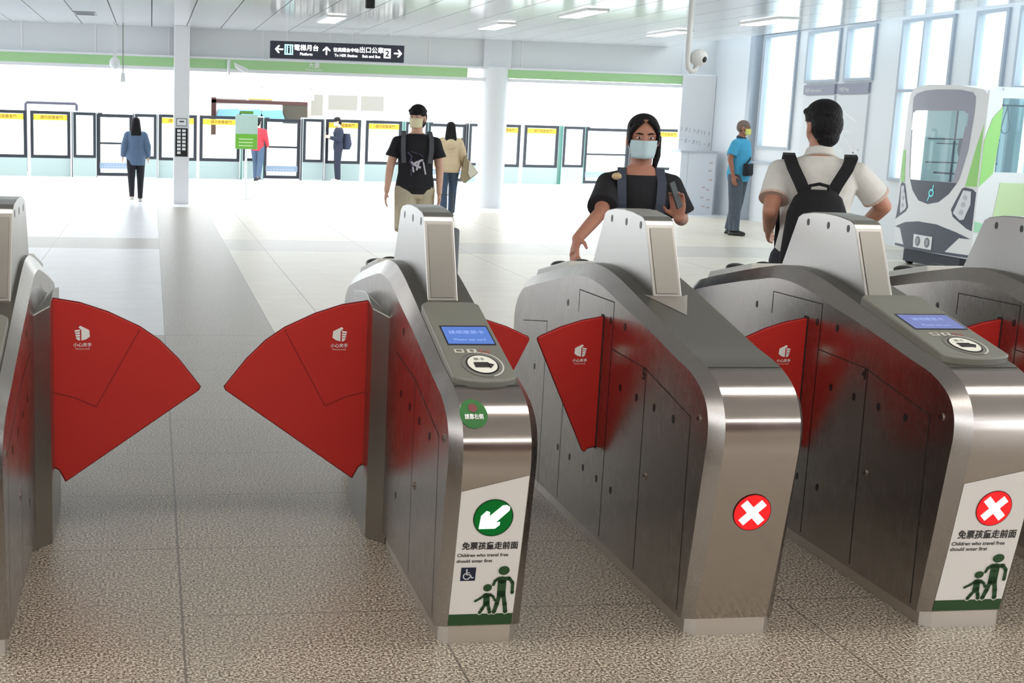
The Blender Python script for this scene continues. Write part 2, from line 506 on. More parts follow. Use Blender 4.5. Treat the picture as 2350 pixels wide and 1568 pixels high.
def make_flap(root, g, left, wide):
    """red sector leaf standing out of one flank"""
    sgn = -1 if left else 1
    base = 0 if left else g.W
    if wide:
        y0, o = 4.60, .05
        arc = [(0, .884), (-.10, .868), (-.20, .835), (-.312, .782), (-.38, .735), (-.45, .665), (-.51, .588), (-.53, .562)]
        rest = [(-.524, .548), (-.052, .213), (-.044, .209), (-.038, .222), (-.022, .252), (0, .265)]
    else:
        y0, o = 4.40, 0.
        arc = [(0, .862), (-.08, .847), (-.16, .822), (-.235, .788), (-.243, .782)]
        rest = [(-.243, .772), (-.05, .362), (-.042, .356), (-.030, .368), (0, .376)]
    poly = [(base+sgn*(o-x if False else o)+sgn*(-x), z) for x, z in arc+rest]
    f = lambda u, y, z: g.L(u, y, z)
    mb = MB(); mb.prism(poly, 1, y0, y0+.018)
    fl = mb.build('flap', RED, root, fn=f, bevel=.003)
    # darker rim round the leaf
    mb = MB()
    cen = (sum(p[0] for p in poly)/len(poly), sum(p[1] for p in poly)/len(poly))
    big = [(p[0]+(p[0]-cen[0])*.012, p[1]+(p[1]-cen[1])*.012) for p in poly]
    mb.prism(big, 1, y0+.005, y0+.013)
    mb.build('flap_rim', RED_D, fl, fn=f)
    ff = lambda x, z: g.L(x, y0-.0012, z)
    if wide:
        mb = MB()
        pts = [(-.312, .775), (-.155, .488)]
        a2 = [(-.155, .488), (-.08, .522), (0, .543)]
        for q in (pts, a2): outlined(mb, [Vector((base+sgn*o-sgn*x, z)) for x, z in q], ff, .0025)
        mb.build('leaf_line', RED_D, fl)
    mb = MB()
    ix = .108 if wide else .082
    flap_icon(mb, base+sgn*(o+ix), .757 if wide else .735, ff, 1.0 if wide else .85, flip=1 if not left else -1)
    mb.build('flap_pictogram', INKW, fl)
    # dark slot the flap runs in
    zz = poly[0][1]; z1 = poly[-1][1]
    mb = MB()
    u0 = base+sgn*o
    mb.box(min(u0, u0+sgn*.002), max(u0, u0+sgn*.002), y0-.003, y0+.024, z1-.008, zz+.008)
    mb.build('flap_slot', SEAM, root, fn=f)

def side_details(root, g, left, wide, number=None):
    f = g.side(left)
    wd = .0034
    def ln(*p):
        mb = MB(); outlined(mb, [Vector((a, g.low((a, b))[1])) for a, b in p], f, wd); mb.build('panel_seam', SEAM, root)
    if not wide:
        ln((4.305, .06), (4.305, .93)); ln((4.305, .93), (4.68, .925), (4.68, .84))
    ln((4.305, .762), (3.985, .755), (3.60, .680), (3.59, .06))
    ln((3.96, .06), (3.97, .757))
    ln((5.06, .02), (5.06, .74), (5.40, .69)); ln((4.80, .06), (4.80, .50))

    pts = [(4.19, .86), (4.195, .642), (4.04, .642), (3.885, .642), (3.727, .642), (4.81, .855), (4.33, .86),
           (4.22, .26), (4.37, .26), (4.52, .26), (4.68, .26), (4.83, .26), (5.2, .52), (5.33, .62)]
    for y, z in pts:
        if wide and 4.3 < y < 5.1: continue
        z = g.low((y, z))[1]
        m_ = MB()
        for p in [[Vector((y+.0095*math.cos(t), z+.014*math.sin(t))) for t in [2*PI*i/10 for i in range(10)]]]:
            flat(m_, [p], g.side(left, .0012))
        m_.build('screw_slot', BLACK, root)
    for y, z in ((3.92, .40), (3.54, .689)):
        z = g.low((y, z))[1]
        m_ = MB(); s = -1 if left else 1; bx = 0 if left else g.W
        m_.tube([g.L(bx, y, z), g.L(bx+s*.004, y, z)], .013, 14); m_.build('key_lock', S_TOP, root)
        m_ = MB(); m_.tube([g.L(bx+s*.004, y, z), g.L(bx+s*.0046, y, z)], .006, 8); m_.build('keyhole', BLACK, root)
    if number and left:
        mb = MB()
        v, fc = text_mb(number, .055, bold=.001)
        mb.add([g.L(-.0015, 3.99-p[0], g.low((3.99, .735))[1]-.02+p[1]) for p in v], fc)
        mb.build('gate_number', INKB, root)

def make_gate(x0, W, drop, label, left='narrow', right='narrow', reader=None, sheet=None, light='cross', number=None, pyl=0., sides='L'):
    g = Gate(W, drop)
    root = empty('fare_gate', (x0+W/2, YC, 0), label=label, cat='ticket gate', group='steel fare gates')
    f = g.L
    # housing: two flanks, two bevels, one top running over from front foot to rear foot
    S, T = g.S, g.T; n = len(S)
    vs = []
    for (sy, sz), (ty, tz) in zip(S, T):
        vs += [f(0, sy, sz), f(CH, ty, tz), f(W-CH, ty, tz), f(W, sy, sz)]
    fs = []; mi = []
    for i in range(n-1):
        a, b = i*4, i*4+4
        fs += [(a, a+1, b+1, b), (a+1, a+2, b+2, b+1), (a+2, a+3, b+3, b+2)]
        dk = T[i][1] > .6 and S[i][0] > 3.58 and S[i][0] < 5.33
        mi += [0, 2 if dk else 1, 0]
    fs += [tuple(i*4 for i in range(n)), tuple(i*4+3 for i in range(n-1, -1, -1)), (0, (n-1)*4, (n-1)*4+1, 1), (1, (n-1)*4+1, (n-1)*4+2, 2), (2, (n-1)*4+2, (n-1)*4+3, 3)]
    mi += [0, 0, 0, 0, 0]
    body = mesh_obj('housing', vs, fs, None, root, mats=[S_SIDE, S_TOP, S_DARK], fm=mi)
    bm = bmesh.new(); bm.from_mesh(body.data); bmesh.ops.recalc_face_normals(bm, faces=bm.faces)
    bm.edges.ensure_lookup_table()
    for fc in bm.faces: fc.smooth = len(fc.verts) == 4
    for e in bm.edges:
        a, b = sorted((e.verts[0].index, e.verts[1].index))
        e.smooth = (b-a) != 4      # long edges stay crisp
        if len(e.link_faces) == 2 and e.calc_face_angle(0) > .5: e.smooth = False
    bm.to_mesh(body.data); bm.free()
    # kick plate
    c = .025
    pl = [(.012, 3.555), (.012+c, 3.527), (W-.012-c, 3.527), (W-.012, 3.555), (W-.012, 5.46), (W-.012-c, 5.49), (.012+c, 5.49), (.012, 5.46)]
    mb = MB(); mb.prism(pl, 2, 0, .056)
    mb.build('kick_plate', S_KICK, root, fn=f)
    # seam where the front cover starts
    ys = 3.575
    mb = MB(); mb.add([(CH+.002, ys, g.zT(ys)+.0008), (W-CH-.002, ys, g.zT(ys)+.0008), (W-CH-.002, ys+.005, g.zT(ys+.005)+.0008), (CH+.002, ys+.005, g.zT(ys+.005)+.0008)], [(0, 1, 2, 3)])
    mb.build('cover_seam', SEAM, root, fn=f)
    # pylon
    pw = .105; pc = W/2+.0+pyl; a, b = pc-pw/2, pc+pw/2
    zb = lambda y: g.zT(y)-.01
    prof = [(4.168, g.zT(4.168)), (4.205, 1.08), (4.285, 1.205), (4.292, 1.225), (4.32, 1.237), (4.41, 1.247), (4.50, 1.25), (4.59, 1.246), (4.67, 1.234), (4.70, 1.22), (4.715, 1.19), (4.80, 1.02), (4.86, .99), (4.5, .98)]
    prof[0] = (4.168, g.zT(4.168)+.0)
    prof[1] = (4.24, 1.11); 
    prof = [(4.168, g.zT(4.168)), (4.282, 1.21), (4.292, 1.226)] + prof[4:]
    mb = MB(); mb.prism(prof, 0, a, b)
    py = mb.build('pylon', S_PYL, root, fn=f, bevel=.004)
    # bright flat plate that paints the pylon's reflection onto the deck
    mb = MB()
    fr = lambda y, h: (y, g.zT(y)+h)
    ring_t = [(a, 4.185, g.zT(4.168)+.045), (b, 4.185, g.zT(4.168)+.045), (b, 4.81, 1.055), (a, 4.81, 1.055)]
    ring_b = [(a-.022, 4.09, g.zT(4.09)+.0012), (b+.022, 4.09, g.zT(4.09)+.0012), (b+.04, 4.86, g.zT(4.86)+.0012), (a-.04, 4.86, g.zT(4.86)+.0012)]
    if not reader:
        ring_t2 = [(a+.0, 4.165, g.zT(4.168)+.004), (b-.0, 4.165, g.zT(4.168)+.004)]
        mb.add([ring_t2[0], ring_t2[1], (pc, 4.00, g.zT(4.0)+.0012), (a-.028, 4.19, g.zT(4.19)+.0012), (b+.028, 4.19, g.zT(4.19)+.0012)], [(0, 1, 2), (0, 2, 3), (1, 4, 2)])
        mb.build('pylon_foot', S_KICK, root, fn=f)
    mb = MB()
    inset = .012
    fp = lambda x, t: (x, 4.168+(4.282-4.168)*t-.0008-.0022, g.zT(4.168)+(1.21-g.zT(4.168))*t)
    mb.add([fp(a+inset, .05), fp(b-inset, .05), fp(b-inset, .96), fp(a+inset, .96)], [(0, 1, 2, 3)])
    mb.build('pylon_front_panel', S_DARK, py, fn=f)
    for yy in (4.33, 4.47, 4.62):
        for xx, s in ((a-.0008, -1), (b+.0008, 1)):
            m_ = MB(); flat(m_, [[Vector((yy+.010*math.cos(2*PI*i/10), 1.205+.014*math.sin(2*PI*i/10))) for i in range(10)]], lambda y, z: f(xx, y, z))
            m_.build('vent_slot', BLACK, py)
    # far reader for the other direction
    mb = MB()
    rz = lambda y: g.zT(y)
    mb.prism([(4.96, rz(4.96)-.01), (4.97, rz(4.97)+.026), (5.36, rz(5.36)+.03), (5.40, rz(5.40)-.02)], 0, .04, W-.04)
    rr = mb.build('far_reader', mat('pale_grey_plastic', rgb(206, 206, 202), .35), root, fn=f, bevel=.006)
    mb = MB(); mb.ell((W/2-.05, 5.22, rz(5.22)+.028), (.045, .06, .022)); mb.build('card_target', BLACK, rr, fn=f, smooth=True)
    mb = MB(); mb.ell((W/2-.03, 5.02, rz(5.02)+.024), (.035, .03, .014)); mb.build('small_screen_hood', BLACK, rr, fn=f, smooth=True)
    # near reader
    if reader:
        y0, y1 = reader
        h = .030
        za, zb2 = g.zT(3.78), g.zT(y1)
        def dk(y): return za + (y-3.78)*(zb2-za)/(y1-3.78)
        U0, U1 = .034, W-.036
        out = [(U0, y1-.02), (U0+.02, y1), (U1-.02, y1), (U1, y1-.02)]
        m_ = 12
        bot = []
        for i in range(m_+1):
            t = i/m_; u = U1+(U0-U1)*t
            bot.append((u, y0+.02-.030*math.sin(PI*t)**.6))
        poly = out[::-1]
        poly = [(U0, y1-.02), (U0+.02, y1), (U1-.02, y1), (U1, y1-.02)] + bot
        mb = MB(); n_ = len(poly)
        top = [(u, y, dk(y)+h) for u, y in poly]; low = [(u, y+.004, dk(y)-.002) for u, y in poly]
        # tessellate top in strips so it follows the sloping deck
        mb.add(top+low, [tuple(range(n_))] + [(i, (i+1) % n_, (i+1) % n_+n_, i+n_) for i in range(n_)])
        rd = mb.build('card_reader', GREYP, root, fn=f, bevel=.006)
        D = lambda u, y, o=.0012: f(u, y, dk(y)+h+o)
        q = lambda x0_, x1_, ya, yb: [Vector((x0_, ya)), Vector((x1_, ya)), Vector((x1_, yb)), Vector((x0_, yb))]
        D2 = lambda u, y: D(u, y)
        L_ = y1-y0
        sa, sb = y1-.36*L_, y1-.62*L_+.02
        sx0, sx1 = U0+.030, U1-.018
        mb = MB(); flat(mb, [q(sx0-.004, sx1+.004, sb-.006, sa+.010)], D2); mb.build('screen_bezel', BLACK, rd)
        col = rgb(86, 128, 214) if number is None else rgb(112, 122, 186)
        mb = MB(); flat(mb, [q(sx0, sx1, sb, sa)], lambda u, y: D(u, y, .002))
        sc_ = mb.build('screen', mat('lcd_blue_%d' % (number is None), (.02, .03, .06), .25, emit=.85, ecol=col), rd)
        mb = MB(); F3 = lambda u, y: D(u, y, .0026)
        flat_text(mb, '請感應票卡', .026, (sx0+sx1)/2, sb+(sa-sb)*.58, F3, sx=.9)
        flat_text(mb, 'Please tap card', .021, (sx0+sx1)/2, sb+(sa-sb)*.18, F3, sx=.8)
        mb.build('screen_text', mat('lcd_text', (.1, .1, .2), .4, emit=.9, ecol=rgb(150, 180, 240)), sc_)
        cy_ = sb-.045
        for i in range(3):
            cx_ = (U0+U1)/2-.045+i*.040
            mb = MB(); flat(mb, [q(cx_-.015, cx_+.015, cy_-.012, cy_+.012)], D2)
            ic = mb.build('card_icon', mat('icon_red', rgb(150, 90, 84), .5) if i == 2 else mat('icon_pale', rgb(198, 196, 180), .5), rd)
            mb = MB(); flat(mb, [q(cx_-.009, cx_+.009, cy_-.006, cy_+.006)] if i != 1 else [disc((cx_, cy_), .007, n=12)], F3)
            mb.build('icon_mark', GREYP, ic)
        cc = ((U0+U1)/2+.008, cy_-.085)
        mb = MB()
        for i in range(40):
            a0, a1 = 2*PI*i/40, 2*PI*(i+1)/40
            P_ = lambda r_, a_: Vector((cc[0]+r_*math.cos(a_), cc[1]+r_*1.2*math.sin(a_)))
            mb.k = 0 if math.cos(a0-.2) > .1 else 1
            flat(mb, [[P_(.060, a0), P_(.065, a0), P_(.065, a1), P_(.060, a1)]], D2)
        mb.build('target_ring', None, rd, mats=[mat('ring_pale', rgb(190, 190, 184), .4), mat('ring_dim', rgb(104, 104, 98), .5)])
        mb = MB(); flat(mb, [disc(cc, .050, .060)], D2); td = mb.build('target_rim', BLACK, rd)
        mb = MB(); flat(mb, [disc(cc, .045, .054)], lambda u, y: D(u, y, .002)); tt = mb.build('target_disc', mat('target_pale', rgb(222, 222, 210), .45), td)
        mb = MB(); F4 = lambda u, y: D(u, y, .0032)
        flat(mb, [q(cc[0]-.026, cc[0]+.020, cc[1]-.022, cc[1]+.010)], F4)
        flat(mb, [[Vector((cc[0]+.018, cc[1]-.030)), Vector((cc[0]+.036, cc[1]-.004)), Vector((cc[0]+.016, cc[1]+.006))]], F4)
        flat_text(mb, '票卡', .018, cc[0]-.004, cc[1]+.022, F4)
        mb.build('target_mark', INKB, tt)
    # printed sheet on the front
    cu = W/2
    if sheet:
        F = g.F(.0012); F2 = g.F(.0020); Fz = g.F(.0027); F4 = g.F(.0032)
        a_, b_ = CH+.002, W-CH-.002
        mb = MB()
        zs = [.096, .16, .22, .28, .34, .40, .46]
        for z0_, z1_ in zip(zs[:-1], zs[1:]): flat(mb, [[Vector((a_, z0_)), Vector((b_, z0_)), Vector((b_, z1_)), Vector((a_, z1_))]], F)
        flat(mb, [[Vector((a_, .46)), Vector((b_, .46)), Vector((b_, .551)), Vector((a_, .502))]], F)
        sh = mb.build('printed_sheet', SHEET, root)
        mb = MB(); flat(mb, [[Vector((a_, .058)), Vector((b_, .058)), Vector((b_, .097)), Vector((a_, .097))]], F)
        mb.build('green_ground_stripe', INKG, sh)
        mb = MB()
        sc2 = (b_-a_)/.20
        tx = a_+.006
        flat_text(mb, '免票孩童走前面', .0265*sc2, cu+.004, .318, F2, bold=.0007, sx=.93)
        flat_text(mb, 'Children who travel free', .0150*sc2, tx, .292, F2, align='LEFT', bold=.0003, sx=1.04)
        flat_text(mb, 'should enter first', .0150*sc2, tx, .273, F2, align='LEFT', bold=.0003, sx=1.04)
        mb.build('sheet_lettering', INKB, sh)
        K = 1/3304*sc2
        P = lambda x, y: Vector((a_+(x-(225-.105*y))*K, .417-(y-250)/3304))
        def figures(grow):
            o = []
            o += [disc(P(485, 1012), (45+grow)*K, (42+grow)/3304, 24), disc(P(653, 822), (57+grow)*K, (50+grow)/3304, 24)]
            wq = lambda t: (t+2*grow)*K
            o += stroke([P(455, 1092), P(410, 1130), P(358, 1160)], wq(26)) + stroke([P(505, 1088), P(540, 1110), P(562, 1158)], wq(26))
            o += stroke([P(455, 1095), P(515, 1095)], wq(34)) + stroke([P(474, 1100), P(474, 1190)], wq(66))
            o += stroke([P(462, 1195), P(430, 1250), P(402, 1295)], wq(34)) + stroke([P(488, 1195), P(500, 1250), P(505, 1295)], wq(34))
            o += stroke([P(600, 908), P(562, 935), P(545, 980)], wq(30)) + stroke([P(705, 908), P(742, 960), P(738, 1075)], wq(34))
            o += stroke([P(600, 912), P(705, 912)], wq(40)) + stroke([P(634, 930), P(626, 1085)], wq(88))
            o += stroke([P(606, 1100), P(580, 1200), P(550, 1290)], wq(44)) + stroke([P(648, 1100), P(662, 1200), P(668, 1290)], wq(44))
            return o
        mb = MB(); flat(mb, figures(9), F2); mb.build('figures_outline', SHEET, sh)
        mb = MB(); flat(mb, figures(0), Fz); mb.build('adult_and_child_pictogram', INKG, sh)
        if sheet == 'wheelchair':
            mb = MB(); c0 = P(287, 855)
            s_ = .0225
            flat(mb, [[c0+Vector((-s_, -s_)), c0+Vector((s_, -s_)), c0+Vector((s_, s_)), c0+Vector((-s_, s_))]], F2)
            wb = mb.build('wheelchair_badge', NAVY, sh)
            mb = MB()
            V2 = lambda x, y: c0+Vector((x, y))*s_
            flat(mb, [disc(V2(-.25, .65), .13*s_, n=12)], Fz)
            ww = .15*s_
            flat(mb, stroke([V2(-.25, .5), V2(-.2, -.05), V2(.28, -.08), V2(.5, -.55), V2(.72, -.5)], ww)+stroke([V2(-.22, .25), V2(.15, .22)], ww*.8), Fz)
            flat(mb, stroke([V2(-.33+0, .15), V2(-.62, -.12), V2(-.62, -.48), V2(-.32, -.74), V2(.05, -.72), V2(.25, -.42)], ww), Fz)
            mb.build('wheelchair_symbol', INKW, wb)
    # lit sign
    F = g.F(.003); F2 = g.F(.0045)
    r = .057
    mb = MB(); flat(mb, [disc((cu+.004, .418), r+.003, n=40)], g.F(.0022)); lr = mb.build('sign_rim', mat('rim_'+light, rgb(20, 60, 30) if light == 'arrow' else rgb(120, 20, 24), .4), root)
    mb = MB(); flat(mb, [disc((cu+.004, .418), r, n=40)], F)
    if light == 'arrow':
        mm = mat('lit_green', (.0, .05, .01), .5, spec=.2, emit=.35, ecol=(.0, .26, .03))
    else:
        mm = mat('lit_red', (.5, .0, .0), .4, emit=1.1, ecol=(.75, .008, .012))
    ls = mb.build('lit_disc', mm, lr)
    mb = MB(); c0 = Vector((cu+.004, .418))
    if light == 'arrow':
        s_ = r
        P3 = lambda x, y: c0+Vector((x, y))*s_
        flat(mb, [[P3(-.72, -.60), P3(.12, -.60), P3(.36, -.40), P3(.36, -.22), P3(.13, -.26), P3(.80, .42), P3(.80, .62), P3(.62, .72), P3(.42, .70), P3(-.22, .10), P3(-.22, .34), P3(-.40, .40), P3(-.66, .12)][::1]], F2)
        emm = mat('lit_white_green', (.8, 1, .85), .4, emit=3.0, ecol=(.80, 1, .86))
    else:
        for t in (PI/4, -PI/4):
            dx = Vector((math.cos(t), math.sin(t))); dn = Vector((-dx.y, dx.x))
            L3, w3 = r*.80, r*.215
            flat(mb, [[c0-dx*L3-dn*w3, c0+dx*L3-dn*w3, c0+dx*L3+dn*w3, c0-dx*L3+dn*w3]], F2 if t > 0 else g.F(.0049))
        emm = mat('lit_white', (1, .95, .95), .4, emit=2.2, ecol=(1, .93, .92))
    mb.build('arrow' if light == 'arrow' else 'cross', emm, ls)
    # flaps / posts
    for sd, kind in ((True, left), (False, right)):
        if kind == 'none': continue
        if kind == 'wide':
            s = -1 if sd else 1; bx = 0 if sd else W
            P5 = lambda o, y: (bx+s*o, y)
            pl = [P5(-.01, 4.435), P5(.052, 4.515), P5(.055, 4.60), P5(.055, 4.66), P5(.052, 4.95), P5(-.01, 5.05)]
            mb = MB(); n_ = len(pl)
            zt = [.845, .872, .905, .915, .88, .84]
            mb.add([(p[0], p[1], .0) for p in pl]+[(p[0], p[1], z) for p, z in zip(pl, zt)],
                   [(0, 1, 1+n_, n_), (1, 2, 2+n_, 1+n_), (2, 3, 3+n_, 2+n_), (3, 4, 4+n_, 3+n_), (4, 5, 5+n_, 4+n_), (5, 0, n_, 5+n_), (n_, n_+1, n_+2), (n_, n_+2, n_+3), (n_, n_+3, n_+4), (n_, n_+4, n_+5), tuple(range(n_-1, -1, -1))])
            mb.build('flap_post', S_PYL, root, fn=f, bevel=.004)
        make_flap(root, g, sd, kind == 'wide')
    if 'L' in sides: side_details(root, g, True, left == 'wide', number)
    if 'R' in sides: side_details(root, g, False, right == 'wide')
    return root, g

R0, G0 = make_gate(-.40-.265, .265, .09, 'steel fare gate cut off by the left picture edge, its red flap pointing right', left='none', right='wide', reader=(3.50, 4.03), light='cross', pyl=.035, sides='R')
R1, G1 = make_gate(.85, .265, .055, 'steel fare gate with a lit green arrow and a wheelchair badge on its front', left='wide', right='narrow', reader=(3.575, 4.10), sheet='wheelchair', light='arrow', pyl=-.005)
R2, G2 = make_gate(1.635, .30, .0, 'bare steel fare gate numbered 5 with a lit red cross and no card reader', number='5', pyl=-.01)
R3, G3 = make_gate(2.43, .30, .0, 'steel fare gate numbered 4 with card reader and red cross on white sheet', reader=(3.60, 4.13), sheet='plain', number='4', pyl=-.012)
R4, G4 = make_gate(3.225, .30, .0, 'steel fare gate furthest right, mostly hidden behind the gate numbered 4', right='none', pyl=-.01)

# round green sticker on the wheelchair gate
t = empty('round_sticker', (0, 0, 0), label='round green sticker with a red mark on the curved front of the wheelchair gate', cat='sticker')
mx = Matrix.Translation((.85+.265/2, YC, 0))
def stick(u, z, o): 
    p = G1.F(o)(u, z); return (p[0]+.85+.265/2, p[1]+YC, p[2])
mb = MB()
for i in range(16):
    z0_, z1_ = .722-.036+i*.0045, .722-.036+(i+1)*.0045
    h0, h1 = (.041*math.sqrt(max(0, 1-((z-.722)/.036)**2)) for z in (z0_, z1_))
    flat(mb, [[Vector((.068-h0, z0_)), Vector((.068+h0, z0_)), Vector((.068+h1, z1_)), Vector((.068-h1, z1_))]], lambda u, z: stick(u, z, .0022))
c_ = Vector(stick(.068, .716, .0)); t.location = c_
def rel(o):
    for v in o.data.vertices: v.co -= c_
    return o
rel(mb.build('sticker_disc', mat('sticker_green', rgb(62, 112, 64), .8, spec=.2), t))
mb = MB(); flat(mb, [disc((.068, .738), .013, .010)], lambda u, z: stick(u, z, .004)); rel(mb.build('red_mark', mat('dull_red_ink', rgb(110, 40, 40), .5), t))
mb = MB(); flat_text(mb, '請靠右側', .014, .068, .712, lambda u, z: stick(u, z, .004), bold=.0003); rel(mb.build('lettering', INKW, t))

# ------------------------------------------------------------------ hanging direction sign
SIGN = mat('sign_dark_blue', rgb(48, 50, 66), .5)
SIGW = mat('sign_white', (.9, .9, .9), .5, emit=1.0, ecol=(1, 1, 1))
t = empty('direction_sign', (3.08, 21.6, 2.485), label='long dark blue hanging sign with white arrows and lettering', cat='sign')
MB().box(-1.13, 1.13, 0, .10, 0, .285).build('sign_box', SIGN, t, bevel=.008)
for x in (-.85, .25, .9):
    mb = MB(); mb.tube([(x, .05, .28), (x, .05, .515)], .008, 8); mb.build('hanger', WHITE, t)
F = lambda x, y: (x, -.0015, y)
def arrow_poly(cx, cy, s, ang):
    o = []
    for pts in (stroke([(-.9, 0), (.9, 0)], .42, 4), stroke([(-.9, 0), (-.1, .85)], .42, 4), stroke([(-.9, 0), (-.1, -.85)], .42, 4)):
        for p in pts: o.append([Vector((cx+s*(q[0]*math.cos(ang)-q[1]*math.sin(ang)), cy+s*(q[0]*math.sin(ang)+q[1]*math.cos(ang)))) for q in p])
    return o
for cx, ang in ((-.98, 0), (-.19, -PI/2), (1.02, PI)):
    mb = MB(); flat(mb, arrow_poly(cx, .15, .065, ang), F); mb.build('arrow', SIGW, t)
mb = MB(); mb.box(-.895, -.75, -.004, 0, .065, .235); ib = mb.build('lift_icon', mat('icon_cyan', rgb(190, 236, 240), .5, emit=.8), t)
mb = MB(); flat(mb, stroke([(-.865, .09), (-.865, .21)], .012)+stroke([(-.78, .09), (-.78, .21)], .012)+stroke([(-.822, .10), (-.822, .17)], .03)+[disc((-.822, .20), .016)], lambda x, y: (x, -.0055, y)); mb.build('icon_figure', SIGN, ib)
for body, sub, cx in (('電梯月台', 'Platform', -.53), ('往高鐵台中站', 'To HSR Station', .14), ('出口公車', 'Exit and Bus', .57)):
    mb = MB()
    flat_text(mb, body, .105 if len(body) < 6 else .072, cx, .15, F, bold=.003)
    flat_text(mb, sub, .062, cx, .065, F, bold=.002)
    mb.build('lettering', SIGW, t)
mb = MB(); mb.box(.78, .90, -.004, 0, .065, .225); eb = mb.build('exit_badge', SIGW, t)
mb = MB(); flat_text(mb, '2', .14, .84, .095, lambda x, y: (x, -.0055, y), bold=.004); mb.build('exit_number', SIGN, eb)

# ------------------------------------------------------------------ cameras and small things under the fascia
CAMW = mat('camera_white', rgb(228, 230, 230), .35)
def dome(loc, s, label):
    t = empty('dome_camera', loc, label=label, cat='security camera')
    mb = MB(); mb.tube([(0, 0, 3.0-loc[2]), (0, 0, .02), (.012, 0, -.05), (.04, 0, -.08), (.08, 0, -.07), (.095, 0, -.02)], .027*s, 12); mb.build('pipe', CAMW, t, smooth=True)
    mb = MB(); mb.ell((.11, 0, .05), (.085*s, .085*s, .085*s), 20, 12); mb.build('camera_head', CAMW, t, smooth=True)
    mb = MB(); mb.ell((.135, -.055, .035), (.034, .034, .034), 14, 8); mb.build('lens', BLACK, t, smooth=True)
dome((5.13, 12, 2.17), 1, 'white dome camera on a hooked ceiling pipe at the right')
t = empty('dome_camera', (-.60, 22.0, 2.33), label='small white dome camera in front of the green band, left of the square column', cat='security camera')
MB().box(-.03, .03, -.03, .03, .06, .67).build('pipe', CAMW, t)
mb = MB(); mb.ell((0, 0, 0), (.09, .09, .10), 16, 10); mb.build('camera_head', CAMW, t, smooth=True)
t = empty('bullet_camera', (1.50, 22.3, 2.35), label='white bullet camera pointing right, right of the square column', cat='security camera')
MB().box(-.20, -.17, -.05, .5, -.14, .12).build('bracket', CAMW, t)
mb = MB(); mb.prism([(-.10, .07), (.14, -.03), (.17, -.10), (.06, -.085), (-.08, -.01)], 1, -.05, .05); mb.build('camera_body', CAMW, t, bevel=.01)
t = empty('hanging_speaker', (-.47, 22.2, 2.03), label='small grey speaker on a rod hanging beside the small dome camera', cat='speaker')
mb = MB(); mb.tube([(0, 0, .14), (0, 0, .97)], .010, 8); mb.build('rod', mat('rod_grey', rgb(150, 150, 140), .4), t)
mb = MB(); mb.prism([(-.03, .15), (.03, .15), (.042, 0), (-.042, 0)], 1, -.03, .03); mb.build('horn', CAMW, t, bevel=.006)
t = empty('black_ceiling_device', (2.0, 12, 2.55), label='small black box on a thin white rod at the top of the picture', cat='ceiling device')
mb = MB(); mb.tube([(0, 0, .08), (0, 0, .45)], .012, 8); mb.build('rod', CAMW, t)
MB().box(-.043, .043, -.03, .03, 0, .082).build('device_body', BLACK, t, bevel=.008)
t = empty('ceiling_vent', (-1.0, 20.3, 2.985), label='small grey rectangular vent in the ceiling at upper left', cat='ceiling vent')
MB().box(-.16, .16, -.32, .32, 0, .012).build('vent_frame', mat('vent_grey', rgb(150, 154, 156), .5), t)
for k in range(5):
    MB().box(-.14, .14, -.27+k*.12, -.22+k*.12, -.003, 0).build('slat', mat('vent_slat', rgb(90, 94, 96), .6), t)

# ------------------------------------------------------------------ platform screen doors (row turned a little)
PA = math.atan(.13); PC = math.cos(PA)
FRM = mat('psd_black_frame', rgb(26, 30, 38), .35)
FRM2 = mat('psd_green_edge', rgb(36, 120, 104), .4)
PANEL = mat('psd_pale_panel', rgb(150, 166, 164), .4)
PILLAR = mat('psd_pillar_white', rgb(190, 200, 200), .4)
YEL = mat('yellow_strip', rgb(214, 170, 40), .5)
GL = glass('clear_glass')
POSTER = mat('pillar_poster', rgb(235, 238, 238), .4)
def pt(x): return (x, 30.93+.13*x, 0)
def frame_mb(w, z0, z1, t, d=.05):
    m_ = MB(); m_.box(0, t, 0, d, z0, z1); m_.box(w-t, w, 0, d, z0, z1); m_.box(t, w-t, 0, d, z0, z0+t); m_.box(t, w-t, 0, d, z1-t, z1); return m_
def fixed_panel(xa, xb, label):
    w = (xb-xa)/PC
    t = empty('screen_panel', pt(xa), PA, label=label, cat='platform screen panel', group='fixed platform screen panels')
    MB().box(0, w, 0, .08, 0, .42).build('lower_panel', PANEL, t)
    frame_mb(w, .42, 1.50, .072).build('frame', FRM, t)
    g = MB().box(.05, w-.05, .02, .026, .47, 1.45).build('glass', GL, t)
    s = MB().box(.07, w-.07, .010, .018, 1.29, 1.42).build('yellow_strip', YEL, t)
    m_ = MB(); flat_text(m_, '請勿倚靠車門', .085, w/2+.03, 1.325, lambda x, y: (x, .0085, y), bold=.001); m_.build('strip_lettering', mat('strip_ink', rgb(120, 96, 30), .5), s)
    return t
